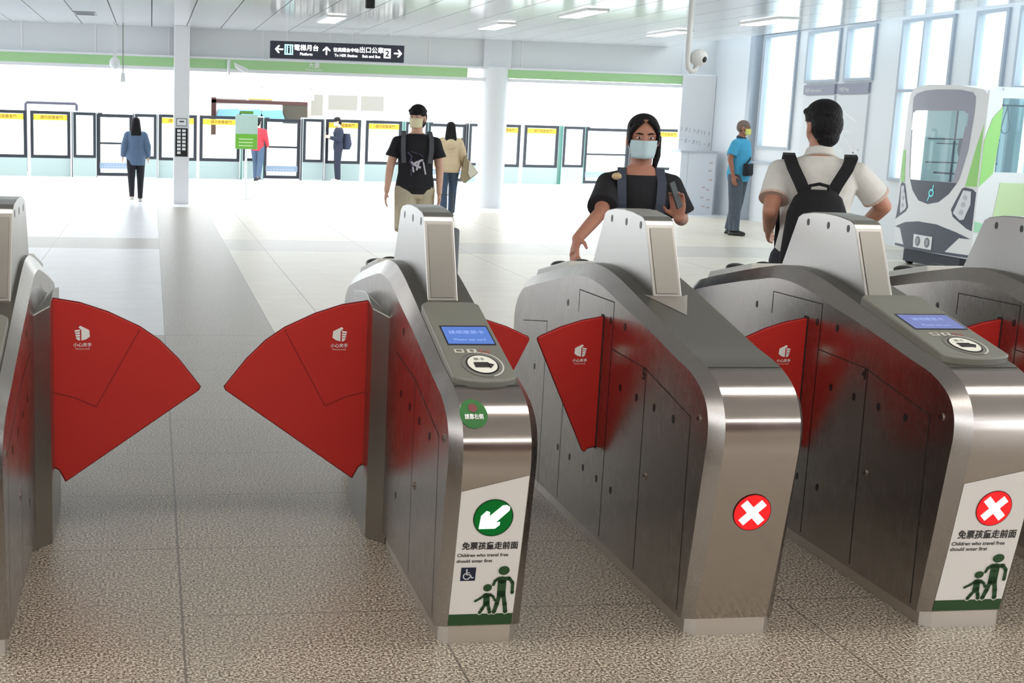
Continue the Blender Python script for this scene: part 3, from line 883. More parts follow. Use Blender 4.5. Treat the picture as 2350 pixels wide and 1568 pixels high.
def pillar(xa, xb, label, green=False):
    w = (xb-xa)/PC
    t = empty('door_pillar', pt(xa), PA, label=label, cat='screen door pillar', group='white pillars beside the screen doors')
    m_ = MB(); m_.box(0, w, -.10, .12, 0, 1.52); m_.build('casing', PILLAR, t, bevel=.01)
    m_ = MB(); m_.box(.02, w-.02, -.106, -.10, .03, .44); m_.build('lower_panel', PANEL, t)
    f_ = frame_mb(w-.04, .45, 1.49, .062, .02).build('poster_frame', FRM, t); f_.location = (.02, -.118, 0)
    m_ = MB(); m_.box(.07, w-.07, -.106, -.103, .5, 1.44); p_ = m_.build('poster', POSTER, t)
    m_ = MB(); m_.box(w*.62, w*.66, -.108, -.106, .62, 1.1); m_.build('printed_column', mat('poster_line', rgb(206, 210, 212), .5), p_)
    m_ = MB(); m_.box(-.012, 0, -.10, .12, 0, 1.5); m_.box(w, w+.012, -.10, .12, 0, 1.5); m_.build('edge_strip', FRM2 if green else FRM, t)
    return t
def sliding(xa, xb, label):
    w = (xb-xa)/PC
    t = empty('platform_door', pt(xa), PA, label=label, cat='platform screen door', group='sliding platform screen doors')
    m_ = frame_mb(w, .03, 1.47, .075); m_.box(.055, w-.055, 0, .05, .77, .815)
    m_.build('frame', FRM, t)
    MB().box(.055, w-.055, .02, .026, .08, 1.42).build('glass', GL, t)
    s = MB().box(.055, w-.055, -.002, .016, .20, .34).build('warning_band', mat('door_band', rgb(128, 146, 166), .5), t)
    m_ = MB()
    for k in range(9): m_.box(.09+k*(w-.2)/9, .09+(k+.45)*(w-.2)/9, -.0036, -.002, .245, .255)
    m_.build('band_marks', mat('band_marks', rgb(206, 214, 222), .5), s)
    m_ = MB(); m_.box(w*.5-.004, w*.5+.004, .01, .018, .08, .77); m_.build('leaf_gap', mat('thin_grey2', rgb(160, 166, 170), .5), t)
    m_ = MB(); m_.box(.02, .12, -.02, .05, 1.47, 1.50); m_.build('door_lamp', mat('lamp_dot', rgb(60, 64, 70), .5), t)
    return t
for xa, xb, lb in ((-4.9, -3.88, 'at the left edge'), (-3.85, -2.84, 'second from the left edge'), (-2.76, -1.86, 'left of the first white pillar'), (.18, 1.08, 'half hidden by the square column'),
                   (1.15, 2.12, 'behind the green sign stand'), (4.25, 5.14, 'behind the person in dark blue'), (5.27, 6.2, 'left of the man in the black T-shirt'),
                   (8.5, 9.39, 'just right of the round column'), (9.5, 10.45, 'left of the green edged pillar'), (13.1, 14.0, 'right of the woman with the blue mask')):
    fixed_panel(xa, xb, 'fixed platform screen panel with yellow strip, '+lb)
for xa, xb, lb, gr in ((-1.82, -1.27, 'left of the far woman in denim', 0), (-.41, .13, 'behind the arm of the far woman in denim', 0), (2.16, 2.68, 'behind the person in red', 1),
                   (3.64, 4.18, 'left of the person in dark blue', 0), (6.25, 6.86, 'behind the head of the man in black', 1), (7.93, 8.45, 'behind the round column', 0),
                   (10.52, 11.15, 'with green edge, left of the masked woman', 1), (12.52, 13.02, 'behind the masked woman', 0)):
    pillar(xa, xb, 'white screen door pillar '+lb, gr)
for xa, xb, lb in ((-1.25, -.43, 'in front of the woman in the denim jacket'), (2.71, 3.61, 'right of the person in red'), (6.89, 7.90, 'behind the woman with the tote bag'), (11.2, 12.47, 'left of the masked woman')):
    sliding(xa, xb, 'sliding platform screen door '+lb)
mb = MB(); mb.box(0, 1.2, -.02, .02, 1.44, 1.46)
t = empty('train_roof_hoop', (-3.05, 32.6, 0), PA, label='thin grey hoop rising behind the leftmost platform screens', cat='rail')
mb = MB(); mb.tube([(0, 0, 0), (0, 0, 1.66), (.03, 0, 1.69), (1.2, 0, 1.69), (1.23, 0, 1.66), (1.23, 0, 0)], .035, 8); mb.build('hoop', mat('hoop_grey', rgb(70, 68, 84), .5), t)
# platform edge kerb and track side
mb = MB(); mb.prism([(-5, 30.93-.65+.05), (14.2, 30.93+.13*14.2+.1), (14.2, 33.2), (-5, 33.2)], 2, .0, .006)
struct('trim_3', mb, mat('platform_edge', rgb(226, 230, 232), .4))

# buildings beyond the line
def quad_building(x0, x1, y, z0, z1, m, label, name='building'):
    t = empty(name, ((x0+x1)/2, y, z0), label=label, cat='building')
    MB().box(x0-(x0+x1)/2, x1-(x0+x1)/2, 0, 6, 0, z1-z0).build('wall', m, t)
    return t
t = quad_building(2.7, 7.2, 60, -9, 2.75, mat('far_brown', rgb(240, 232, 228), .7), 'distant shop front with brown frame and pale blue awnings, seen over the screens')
o = t.location
MB().box(-2.24, -2.0, -.15, 0, 9.6, 11.72).build('brown_post', mat('far_dark_brown', rgb(62, 30, 28), .7), t)
MB().box(-2.24, 2.24, -.15, 0, 11.05, 11.2).build('brown_beam', mat('far_dark_brown', (.1,.1,.1)), t)
MB().box(1.1, 2.24, -.12, 0, 10.2, 11.05).build('shutter', mat('far_olive', rgb(56, 52, 40), .7), t)
for k in range(3):
    mb = MB(); mb.prism([(-1.9+k*1.0, 10.75), (-1.0+k*1.0, 10.8), (-.8+k*1.0, 10.45-.1*k), (-2.0+k*1.0, 10.4)], 1, -.5, -.1); mb.build('awning', mat('awning_blue', rgb(96, 146, 186), .6), t)
MB().box(-.5, .6, -.15, 0, 11.25, 11.6).build('yellow_sign', mat('far_yellow', rgb(220, 160, 40), .6), t)
MB().box(-2.0, -.6, -.12, 0, 11.25, 11.6).build('white_sign', WHITE, t)
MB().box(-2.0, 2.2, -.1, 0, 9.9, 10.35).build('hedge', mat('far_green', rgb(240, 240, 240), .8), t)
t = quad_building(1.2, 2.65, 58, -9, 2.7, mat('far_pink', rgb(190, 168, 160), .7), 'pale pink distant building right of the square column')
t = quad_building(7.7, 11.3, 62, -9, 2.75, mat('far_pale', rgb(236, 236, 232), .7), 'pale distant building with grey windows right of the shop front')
for x, z0_, z1_, w_ in ((-1.6, 10.6, 11.6, .55), (-.35, 10.9, 11.6, 1.4), (1.1, 10.9, 11.6, 1.1)):
    MB().box(x-w_/2, x+w_/2, -.1, 0, z0_, z1_).build('window', mat('far_window', rgb(128, 126, 118), .5), t)
for k in range(3):
    MB().box(-1.0+k*1.1, -.5+k*1.1, -.1, 0, 10.1, 10.5).build('window', mat('far_window2', rgb(150, 152, 152), .5), t)
t = empty('white_gantry', (4.1, 40, 0), label='long white beam with a framed white panel above the platform screens', cat='beam')
MB().box(-2.55, .9, 0, .2, 2.05, 2.62).build('beam', mat('gantry_white', rgb(248, 248, 248), .6), t)
f_ = MB(); f_.box(-.75, .82, -.03, 0, 2.12, 2.14); f_.box(-.75, .82, -.03, 0, 2.38, 2.40); f_.box(-.75, -.73, -.03, 0, 2.12, 2.4); f_.box(.80, .82, -.03, 0, 2.12, 2.4)
f_.build('panel_frame', mat('far_window2', (.5,.5,.5)), t)
MB().box(-2.5, -2.4, 0, .2, -3, 2.05).build('post', mat('gantry_white', (.9,.9,.9)), t)

# green information stand on the concourse
t = empty('sign_stand', (1.73, 23.7, 0), label='free standing pale green notice stand in front of the screen doors', cat='sign stand')
mb = MB(); mb.tube([(0, .02, 0), (0, .02, .92)], .022, 10); mb.build('pole', mat('pole_white', rgb(216, 218, 216), .4), t)
mb = MB(); mb.tube([(0, .02, 0), (0, .02, .018)], .16, 24); mb.build('base', mat('pole_white', (.8,.8,.8)), t)
bd = MB().box(-.205, .205, -.01, .015, .925, 1.55).build('board', mat('stand_pale', rgb(176, 200, 190), .45), t)
MB().box(-.20, .20, -.012, -.010, .93, 1.20).build('green_half', mat('stand_green', rgb(110, 176, 60), .5), bd)
m_ = MB()
for k in range(3): m_.box(-.14, .12, -.0135, -.012, .98+k*.06, .995+k*.06)
m_.build('text_lines', mat('stand_text', rgb(206, 232, 180), .5), bd)
MB().box(-.12, .12, -.006, .008, 1.56, 1.615).build('top_tab', mat('stand_tab', rgb(96, 140, 50), .5), t)

# ------------------------------------------------------------------ right hand glazed wall (runs towards the viewer at X = 10.3)
WR = mat('right_wall_white', rgb(226, 231, 236), .4)
FR = mat('window_frame_grey', rgb(176, 186, 198), .4)
mb = MB()
XW = 10.3
def wall(y0, y1, z0, z1): mb.box(XW, XW+.18, y0, y1, z0, z1)
wins = [(19.72, 20.86, 1.24, 3.12), (18.42, 19.40, 2.30, 3.10), (17.45, 18.24, 2.30, 3.10), (15.62, 16.80, .9, 3.10), (14.55, 15.18, .9, 3.1), (12.6, 14.35, .9, 3.1), (10.6, 12.3, .9, 3.1), (8, 10.3, .9, 3.1)]
ys = sorted({8.0, 23.0} | {w_[0] for w_ in wins} | {w_[1] for w_ in wins})
for a, b in zip(ys[:-1], ys[1:]):
    wn = [w_ for w_ in wins if w_[0] <= a+1e-4 and b <= w_[1]+1e-4]
    if wn: wall(a, b, 0, wn[0][2]); wall(a, b, wn[0][3], 3.25)
    else: wall(a, b, 0, 3.25)
for yy in (8.0, 10.5, 12.5, 14.5, 16.5, 18.5, 20.5, 22.9): mb.box(XW, XW+.14, yy-.06, yy+.06, 3.25, 4.2)
mb.box(XW, XW+.1, 8, 23, 3.40, 3.46)
struct('wall_right', mb, WR)
for i, (a, b, z0_, z1_) in enumerate(wins):
    t = empty('window_%d' % (i+1), (XW, (a+b)/2, z0_)); tag(t, kind='structure')
    w_ = (b-a)/2; h_ = z1_-z0_; fw = .045
    m_ = MB(); m_.box(-.04, .06, -w_, -w_+fw, 0, h_); m_.box(-.04, .06, w_-fw, w_, 0, h_); m_.box(-.04, .06, -w_+fw, w_-fw, 0, fw); m_.box(-.04, .06, -w_+fw, w_-fw, h_-fw, h_)
    if z0_ < 1: m_.box(-.04, .06, -w_+fw, w_-fw, 1.22, 1.26)
    if i == 3: m_.box(-.04, .06, .05, .09, 1.26, h_-fw)
    m_.build('window_frame', FR, t)
    MB().box(.02, .026, -w_+fw, w_-fw, fw, h_-fw).build('pane', GL, t)
mb = MB(); mb.box(XW-.05, XW, 19.3, 21.1, .98, 1.02); struct('trim_4', mb, FR)
mb = MB(); mb.box(XW-.03, XW, 17.4, 21.05, 3.14, 3.18); mb.box(XW-.16, XW, 20.98, 21.12, 0, 3.2); struct('trim_5', mb, FR)
# notice boards on it
for y0_, y1_, lb, nm in ((18.44, 19.38, 'pale notice board, left one, partly behind the head of the man with the backpack', '資訊 Information'), (17.5, 18.36, 'pale notice board, right one, with a map sheet above the backpack man', '地圖 Map')):
    t = empty('wall_notice_board', (XW-.03, (y0_+y1_)/2, .95), label=lb, cat='notice board')
    h_ = (y1_-y0_)/2
    b_ = MB().box(0, .03, -h_, h_, 0, 1.15).build('sheet', mat('map_sheet', rgb(222, 226, 230), .5), t)
    hd = MB().box(-.01, .03, -h_, h_, 1.17, 1.32).build('header', mat('header_grey', rgb(150, 152, 168), .5), t)
    m_ = MB(); flat_text(m_, nm, .07, h_-.06, 1.21, lambda x, y: (-.012, x if 0 else h_*1-.06-(x-(h_-.06)), y), align='LEFT'); m_.build('header_text', INKW, hd)
    m_ = MB(); random.seed(5)
    fm = lambda y, z: (-.0015, y, z)
    for (p, q, wd) in (((-.3, .35), (.28, .15), .03), ((-.32, .18), (.1, .55), .02), ((-.2, .75), (.2, .9), .02), ((.0, .2), (.25, .45), .018), ((-.05, .62), (.3, .6), .012)):
        flat(m_, stroke([p, q], wd), fm)
    m_.build('map_lines', mat('map_lines', rgb(240, 240, 242), .5), b_)

# back corner: artwork panel and low white counter
t = empty('artwork_panel', (10.05, 22.70, 0), label='white wall panel with small scattered handwritten marks in the back corner', cat='wall panel')
pn = MB().box(-.40, .24, 0, .08, 0, 2.5).build('panel', mat('art_panel', rgb(232, 234, 236), .5), t)
m_ = MB(); random.seed(11)
for k in range(16):
    x = -.36+.075*(k % 8)+random.uniform(-.01, .01); z = 1.30+.20*(k//8)+.012*(k % 8)*(-1)
    a = random.choice([[(0, 0), (.0, .07)], [(0, 0), (.03, .07), (.03, 0)], [(0, .06), (.03, .05), (.01, 0)], [(.0, .03), (.03, .03)]])
    flat(m_, stroke([(x+p[0], z+p[1]) for p in a], .009, 5), lambda x_, z_: (x_, -.0015, z_))
m_.build('handwriting', mat('art_ink', rgb(168, 172, 178), .6), pn)
t = empty('white_counter', (9.75, 22.0, 0), label='low white counter behind the older man in the blue polo', cat='counter')
MB().box(-.33, .33, 0, .5, 0, 1.12).build('body', mat('counter_white', rgb(224, 228, 236), .5), t)
MB().box(-.36, .36, -.03, .5, 1.12, 1.15).build('top', mat('thin_grey3', rgb(190, 196, 204), .5), t)
for k, (x, z) in enumerate(((.25, .92), (.24, .78), (.26, .62), (.14, .48), (.22, .44), (.12, .30), (.24, .26), (.16, .14), (.25, .12))): 
    m_ = MB(); m_.box(x-.03, x+.03, -.003, 0, z, z+.03); m_.build('printed_mark', mat('pinkish', rgb(206, 190, 192), .6), t)
MB().box(-.20, -.19, -.002, 0, 0, 1.1).build('panel_joint', mat('thin_grey3', (.5,.5,.5)), t)

# opposite building outside the glazed wall
t = empty('glass_building', (22, 22, -9), label='pale glass office building outside the right hand windows', cat='building')
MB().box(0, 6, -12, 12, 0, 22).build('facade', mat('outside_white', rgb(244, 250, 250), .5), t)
m_ = MB()
for k, (y, z, w_, h_) in enumerate(((-6, 12.2, 2.2, 1.0), (-3, 12.2, 2.0, 1.0), (1.0, 12.4, 2.0, 1.0), (5.5, 12.2, 1.2, 1.3), (9, 12.4, 1.4, 1.3), (-9, 12.2, 2.2, 1.0))):
    MB().box(-.1, 0, y, y+w_, z, z+h_).build('green_glazing', mat('outside_green', rgb(198, 222, 214), .4), t)
for k, (y, z, w_, h_) in enumerate(((-6, 13.6, 2.2, 2.6), (-3, 13.6, 2.0, 2.6), (1.0, 13.8, 2.0, 2.6), (-9, 13.6, 2.2, 2.6))):
    MB().box(-.1, 0, y, y+w_, z, z+h_).build('blue_glazing', mat('outside_blue', rgb(206, 236, 244), .3), t)

# ------------------------------------------------------------------ scale model of a train cab standing by the right wall
TW = mat('train_white', rgb(236, 238, 242), .35)
TD = mat('train_slate', rgb(70, 76, 92), .4)
TG = mat('train_green', rgb(160, 222, 130), .4)
TL = mat('train_grey_trim', rgb(120, 122, 136), .4)
t = empty('train_cab_model', (9.6, 13.75, 0), label='white and green train front mock-up with slate nose, standing at the right', cat='train model')
TO = Vector((9.6, 13.75, 0))
fr_ = lambda y, z, o=0.: Vector((9.0-o, y, z))-TO
def bulge(y, z):   # the nose swells towards the concourse in the middle
    s = max(0, 1-((y-13.77)/.80)**2)
    return .10*s
def FT(o): return lambda y, z: Vector((9.08-bulge(y, z)-o, y, z))-TO
outline = [(14.51, .20), (14.57, .50), (14.585, .87), (14.56, 1.36), (14.555, 1.88), (14.52, 2.03), (14.40, 2.10), (14.03, 2.13), (13.45, 2.11), (13.10, 2.06), (13.02, 1.98), (13.0, 1.75), (13.0, 1.2), (13.0, .5), (13.02, .20)]
# front skin: vertical strips following the bulge
def clip_strip(poly, a, b):
    def cut(P, keep, c):
        o = []
        for i in range(len(P)):
            p, q = P[i], P[(i+1) % len(P)]
            if keep(p[0]): o.append(p)
            if keep(p[0]) != keep(q[0]):
                t_ = (c-p[0])/(q[0]-p[0]); o.append((c, p[1]+(q[1]-p[1])*t_))
        return o
    P = cut(poly, lambda v: v >= a, a)
    if len(P) < 3: return []
    P = cut(P, lambda v: v <= b, b)
    return P if len(P) > 2 else []
def skin(mb, poly, o, n=28, k=None):
    for i in range(n):
        a = 12.8+i*1.9/n; P = clip_strip([(p[0], p[1]) for p in poly], a, a+1.9/n)
        if P: flat(mb, [[Vector(p) for p in P]], FT(o), k)
glass_p = [(14.354, 1.80), (14.30, 1.832), (13.343, 1.827), (13.294, 1.794), (13.328, 1.397), (13.402, 1.03), (14.255, 1.013), (14.325, 1.454)]
def ring_between(mb, outer, inner, o, nseg=28):
    """fill outer minus inner (inner hole) by strips"""
    for i in range(nseg*2):
        a = 12.9+i*1.75/(nseg*2); b = a+1.75/(nseg*2)
        Po = clip_strip(outer, a, b); Pi = clip_strip(inner, a, b)
        if not Po: continue
        if not Pi: flat(mb, [[Vector(p) for p in Po]], FT(o)); continue
        def ext(P, x, top):
            zs = [p[1] for p in P if abs(p[0]-x) < 1e-6]
            return (max(zs) if top else min(zs)) if zs else None
        for top in (True, False):
            oa, ob = ext(Po, a, top), ext(Po, b, top); ia, ib_ = ext(Pi, a, top), ext(Pi, b, top)
            if None in (oa, ob): 
                continue
            if ia is None: ia = ib_
            if ib_ is None: ib_ = ia
            if ia is None: continue
            flat(mb, [[Vector((a, ia)), Vector((b, ib_)), Vector((b, ob)), Vector((a, oa))]], FT(o))
m_ = MB(); ring_between(m_, outline, glass_p, 0); m_.build('front_skin', TW, t)
# body: roof, floor, far side, side wall with big opening
m_ = MB()
rim = [(v, z) for v, z in outline]
for (a, b) in zip(rim[:-1], rim[1:]):
    if a[1] > 1.95 and b[1] > 1.95:
        pa, pb = FT(0)(*a), FT(0)(*b)
        m_.add([pa, pb, (1.2, b[0]-13.75, b[1]), (1.2, a[0]-13.75, a[1])], [(0, 1, 2, 3)])
def sb(x0, x1, z0, z1, k=None, y=-.75, th=.03): m_.box(x0-9.6, x1-9.6, y, y+th, z0, z1, k)
sb(9.05, 9.22, .20, 2.05); sb(9.22, 10.25, 1.97, 2.08); sb(9.22, 10.25, .20, 1.165); sb(9.92, 10.25, 1.165, 1.97)
m_.box(-.5, .65, -.73, .80, .18, .22)
m_.build('cab_shell', TW, t)
m_ = MB(); m_.box(-.36, .32, -.74, -.734, 1.165, 1.97); m_.build('side_window', glass('cyan_glass', (.78, .96, 1.0)), t)
m_ = MB(); skin(m_, glass_p, -.004); m_.build('windscreen', GL, t)
def band(name, poly, mt, o=.002, hole=None):
    m_ = MB()
    if hole: ring_between(m_, poly, hole, o)
    else: skin(m_, poly, o)
    return m_.build(name, mt, t)
maskp = [(14.403, 1.98), (14.33, 2.03), (14.1, 2.062), (13.833, 2.07), (13.429, 2.06), (13.25, 2.03), (13.20, 1.98), (13.193, 1.82), (13.221, 1.4), (13.31, 1.05), (13.44, .894), (13.60, .790), (13.796, .755), (13.992, .783), (14.159, .893), (14.29, 1.06), (14.35, 1.453), (14.391, 1.806)]
low = clip = None
def zclip(poly, z, above):
    sw = [(p[1], p[0]) for p in poly]
    P = clip_strip(sw, z, 9) if above else clip_strip(sw, -9, z)
    return [(p[1], p[0]) for p in P]
band('visor_upper', zclip(maskp, 1.0225, True), mat('visor_grey', rgb(158, 160, 176), .4), .003, hole=glass_p)
band('nose_mask', zclip(maskp, 1.0225, False), TD, .003)
lg = MB(); cl = (13.745, .885)
for i in range(20):
    a0, a1 = 2*PI*i/20, 2*PI*(i+1)/20
    P_ = lambda r_, a_: Vector((cl[0]+r_*1.1*math.cos(a_), cl[1]+r_*math.sin(a_)))
    flat(lg, [[P_(.028, a0), P_(.045, a0), P_(.045, a1), P_(.028, a1)]], FT(.006))
flat(lg, stroke([(13.725, .915), (13.715, .975)], .016)+stroke([(13.77, .86), (13.80, .795)], .016), FT(.006))
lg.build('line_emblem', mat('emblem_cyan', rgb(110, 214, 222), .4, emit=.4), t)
hl = [(14.52, .944), (14.475, .978), (14.383, .959), (14.232, .688), (14.284, .634), (14.575, .520), (14.53, .725)]
hr = [(13.248, .967), (13.207, .983), (13.098, .969), (13.04, .93), (13.03, .50), (13.123, .528), (13.341, .644), (13.378, .723)]
for P, I, q in ((hl, [(14.492, .931), (14.40, .937), (14.27, .69), (14.30, .655), (14.44, .60)], 14.39), (hr, [(13.223, .949), (13.113, .943), (13.10, .80), (13.17, .625), (13.225, .613), (13.338, .685)], 13.20)):
    h_ = band('headlight_bezel', P, TD)
    m_ = MB(); skin(m_, I, .005); li = m_.build('headlight', mat('headlight_pale', rgb(222, 226, 234), .3), h_)
    for zz in (.70, .79, .87):
        m_ = MB(); flat(m_, [disc((q+(.0 if q > 14 else .02)*(.8-zz)*10, zz), .028, .028, 16)], FT(.008)); 
        m_.build('lamp', TL, li) if 0 else m_.build('lamp', mat('lamp_ring', rgb(190, 194, 204), .3), h_)
band('lower_arch', [(14.56, .43), (14.26, .506), (13.947, .54), (13.592, .535), (13.265, .475), (13.048, .415), (13.21, .412), (13.439, .205), (14.214, .192), (14.396, .422)], TD)
pl_ = band('coupler_plate', [(14.014, .385), (13.63, .385), (13.63, .232), (14.0, .232)], TW, .006)
for q in (13.91, 13.72):
    m_ = MB(); flat(m_, [disc((q, .31), .05, .058, 20)], FT(.009)); m_.build('round_port', TL, pl_)
    m_ = MB(); flat(m_, [disc((q, .31), .032, .038, 20)], FT(.011)); m_.build('port_centre', mat('port_mid', rgb(170, 172, 176), .5), pl_)
band('green_stripe', [(14.56, 1.362), (14.471, 1.364), (14.404, .979), (14.53, .972), (14.56, 1.159)], TG)
band('green_stripe', [(13.01, 1.78), (13.01, 1.0), (13.209, .992), (13.11, 1.456), (13.03, 1.74)], TG)
band('skirt_line', [(14.50, .235), (13.02, .235), (13.02, .205), (14.50, .205)], TD, .004)
m_ = MB(); m_.prism([(9.05-9.6, 1.0), (9.20-9.6, 1.15), (9.23-9.6, 1.60), (9.23-9.6, 1.88), (9.12-9.6, 1.75), (9.05-9.6, 1.5)], 1, -.756, -.751)
m_.build('side_green_stripe', TG, t)
m_ = MB(); m_.prism([(-.55, .50), (.65, .50), (.65, .58), (-.40, .58), (-.55, .62)], 1, -.756, -.751); m_.build('side_green_band', mat('pale_green_band', rgb(170, 224, 190), .4), t)
m_ = MB(); m_.prism([(-.34, .66), (.22, .66), (.22, 1.05), (-.30, 1.05)], 1, -.755, -.751); m_.build('door_panel_green', mat('panel_lime', rgb(206, 230, 182), .5), t)
m_ = MB(); m_.box(-.54, .64, -.55, .55, .04, .18); m_.build('underframe', mat('underframe', rgb(58, 62, 72), .6), t)
for y in (-.55, .55):
    for x in (-.45, .5):
        m_ = MB(); m_.tube([(x, y-.03, .045), (x, y+.03, .045)], .045, 14); m_.build('castor', BLACK, t)
# straps and rail inside the cab, picture on its far wall
m_ = MB(); m_.tube([(-.33, -.45, 1.90), (.6, -.45, 1.90)], .010, 8); m_.build('grab_rail', TD, t)
for x in (-.10, .35):
    m_ = MB(); pts = [(x, -.45, 1.89), (x-.05, -.45, 1.66)] + [(x-.05+.05-.05*math.cos(a_), -.45, 1.64-.05*math.sin(a_)) for a_ in [PI*i/6 for i in range(7)]] + [(x+.05, -.45, 1.66), (x, -.45, 1.89)]
    m_.tube(pts, .006, 6); m_.build('hand_strap', TL, t)
m_ = MB(); m_.box(-.38, .6, .60, .62, .22, 2.0); bw_ = m_.build('inner_wall', mat('inner_cyan', rgb(222, 242, 246), .5), t)
m_ = MB()
for z in (1.22, 1.5): m_.box(-.35, .6, .595, .60, z, z+.015)
m_.build('inner_line', TL, bw_)
m_ = MB(); m_.prism([(x*.13+.18, z*.16+1.36) for x, z in ((-.9, 1), (.9, 1), (1, .1), (.6, -.8), (0, -1.1), (-.6, -.8), (-1, .1))], 1, .590, .596); m_.build('train_picture', TL, bw_)
m_ = MB(); m_.box(.95, .98, -.70, .60, .22, 2.0); rw_ = m_.build('rear_wall', mat('inner_white', rgb(246, 248, 250), .5), t)
for yy_ in (-.30, .05, .32):
    m_ = MB(); m_.box(.945, .95, yy_, yy_+.018, .5, 1.9); m_.build('door_line', TL, rw_)
for zz_ in (1.05, 1.3, 1.52):
    m_ = MB(); m_.box(.945, .95, .10, .5, zz_, zz_+.02); m_.build('rail_line', TL, rw_)
for yy in (-.35, .15):
    m_ = MB(); m_.tube([(-.30, yy, .22), (-.30, yy, 2.0)], .012, 8); m_.build('inner_pole', TL, t)
m_ = MB(); m_.box(-.33, -.30, -.4, .45, 1.10, 1.12); m_.box(-.33, -.30, -.4, .45, 1.45, 1.46); m_.build('console_bar', TD, t)

# ------------------------------------------------------------------ people
SKIN = mat('skin_tan', rgb(196, 140, 116), .5, var=.06, vscale=14)
SKIN_B = mat('skin_brown', rgb(158, 104, 82), .5, var=.06, vscale=14)
SKIN_L = mat('skin_light', rgb(222, 176, 152), .5, var=.06, vscale=14)
HAIR = mat('black_hair', (.009, .008, .010), .62, spec=.25, bump=.8, bscale=70)
HAIRG = mat('grey_stubble', rgb(120, 104, 98), .8)
def cloth(name, c, r=.85): return mat(name, c, r, bump=.9, bscale=11, var=.05, vscale=20)
def lofted(mb, secs, n=20):
    """elliptical sections (centre, rx, ry, axis pair optional) joined and capped"""
    vs = []
    for s in secs:
        c = Vector(s[0]); rx, ry = s[1], s[2]; ax = s[3] if len(s) > 3 else Vector((1, 0, 0)); ay = s[4] if len(s) > 4 else Vector((0, 1, 0))
        for i in range(n):
            a = 2*PI*i/n; vs.append(c+ax*rx*math.cos(a)+ay*ry*math.sin(a))
    fs = [(i*n+q, i*n+(q+1) % n, (i+1)*n+(q+1) % n, (i+1)*n+q) for i in range(len(secs)-1) for q in range(n)]
    fs += [tuple(range(n-1, -1, -1)), tuple(range((len(secs)-1)*n, len(secs)*n))]
    return mb.add(vs, fs)
def limb(mb, a, b, c, ra, rb, rc, flat_=1.0, n=14):
    """tapering limb a-b-c with balls at the joints"""
    a, b, c = Vector(a), Vector(b), Vector(c)
    for p, q, r1, r2 in ((a, b, ra, rb), (b, c, rb, rc)):
        m1 = p.lerp(q, .35)
        mb.tube([p, m1, q], [r1, r1*.62+r2*.45, r2], n)
    for p, r in ((a, ra), (b, rb), (c, rc)): mb.ell(p, (r, r, r), 12, 8)
def fingers(mb, wrist, d, nrm, side, curl, s=1.0, thumb_out=.6, per=None):
    """palm, four unequal fingers and a thumb; d along the hand, nrm = palm facing"""
    d = Vector(d).normalized(); nrm = Vector(nrm); nrm = (nrm-d*nrm.dot(d)).normalized(); lt = d.cross(nrm)*side
    w = Vector(wrist)
    secs = []
    for t_, wx, th in ((-.012, .026, .020), (.02, .032, .018), (.055, .040, .016), (.088, .039, .013)):
        secs.append((w+d*t_*s, wx*s, th*s, lt, nrm))
    lofted(mb, secs, 14)
    for k, (off, ln) in enumerate(((.030, .070), (.010, .079), (-.011, .074), (-.030, .058))):
        p = w+d*(.084*s)+lt*off*s; c = curl if per is None else per[k]; pts = [p-d*.012*s]; dr = d
        for j, fr in enumerate((.44, .31, .25)):
            ang = c*(.7 if j == 0 else 1.0)
            dr = (dr*math.cos(ang)+nrm*math.sin(ang)).normalized() if j == 0 else (dr*math.cos(ang)+(nrm-dr*nrm.dot(dr)).normalized()*math.sin(ang)).normalized()
            p = p+dr*ln*fr*s; pts.append(p)
        mb.tube(pts, [.0092*s, .009*s, .0082*s, .007*s], 8); mb.ell(pts[-1], (.007*s,)*3, 8, 6)
    p = w+d*.022*s+lt*.030*s; q = p+(d*.55+lt*thumb_out+nrm*.35).normalized()*.040*s; r = q+(d*.8+lt*thumb_out*.3+nrm*.5).normalized()*.030*s
    mb.tube([p, q, r], [.013*s, .0105*s, .008*s], 8); mb.ell(r, (.008*s,)*3, 8, 6); mb.ell(p, (.013*s,)*3, 8, 6)

def baked(mb, name, m, parent, voxel=.008, smooth=2, fn=None):
    o = mb.build(name, m, None, fn=fn)
    md = o.modifiers.new('r', 'REMESH'); md.mode = 'VOXEL'; md.voxel_size = voxel
    if smooth:
        sm = o.modifiers.new('s', 'SMOOTH'); sm.iterations = smooth; sm.factor = .5
    me = bpy.data.meshes.new_from_object(o.evaluated_get(C.evaluated_depsgraph_get()))
    o.modifiers.clear(); old = o.data; o.data = me; bpy.data.meshes.remove(old)
    for p in me.polygons: p.use_smooth = True
    me.materials.clear(); me.materials.append(m)
    o.parent = parent
    return o

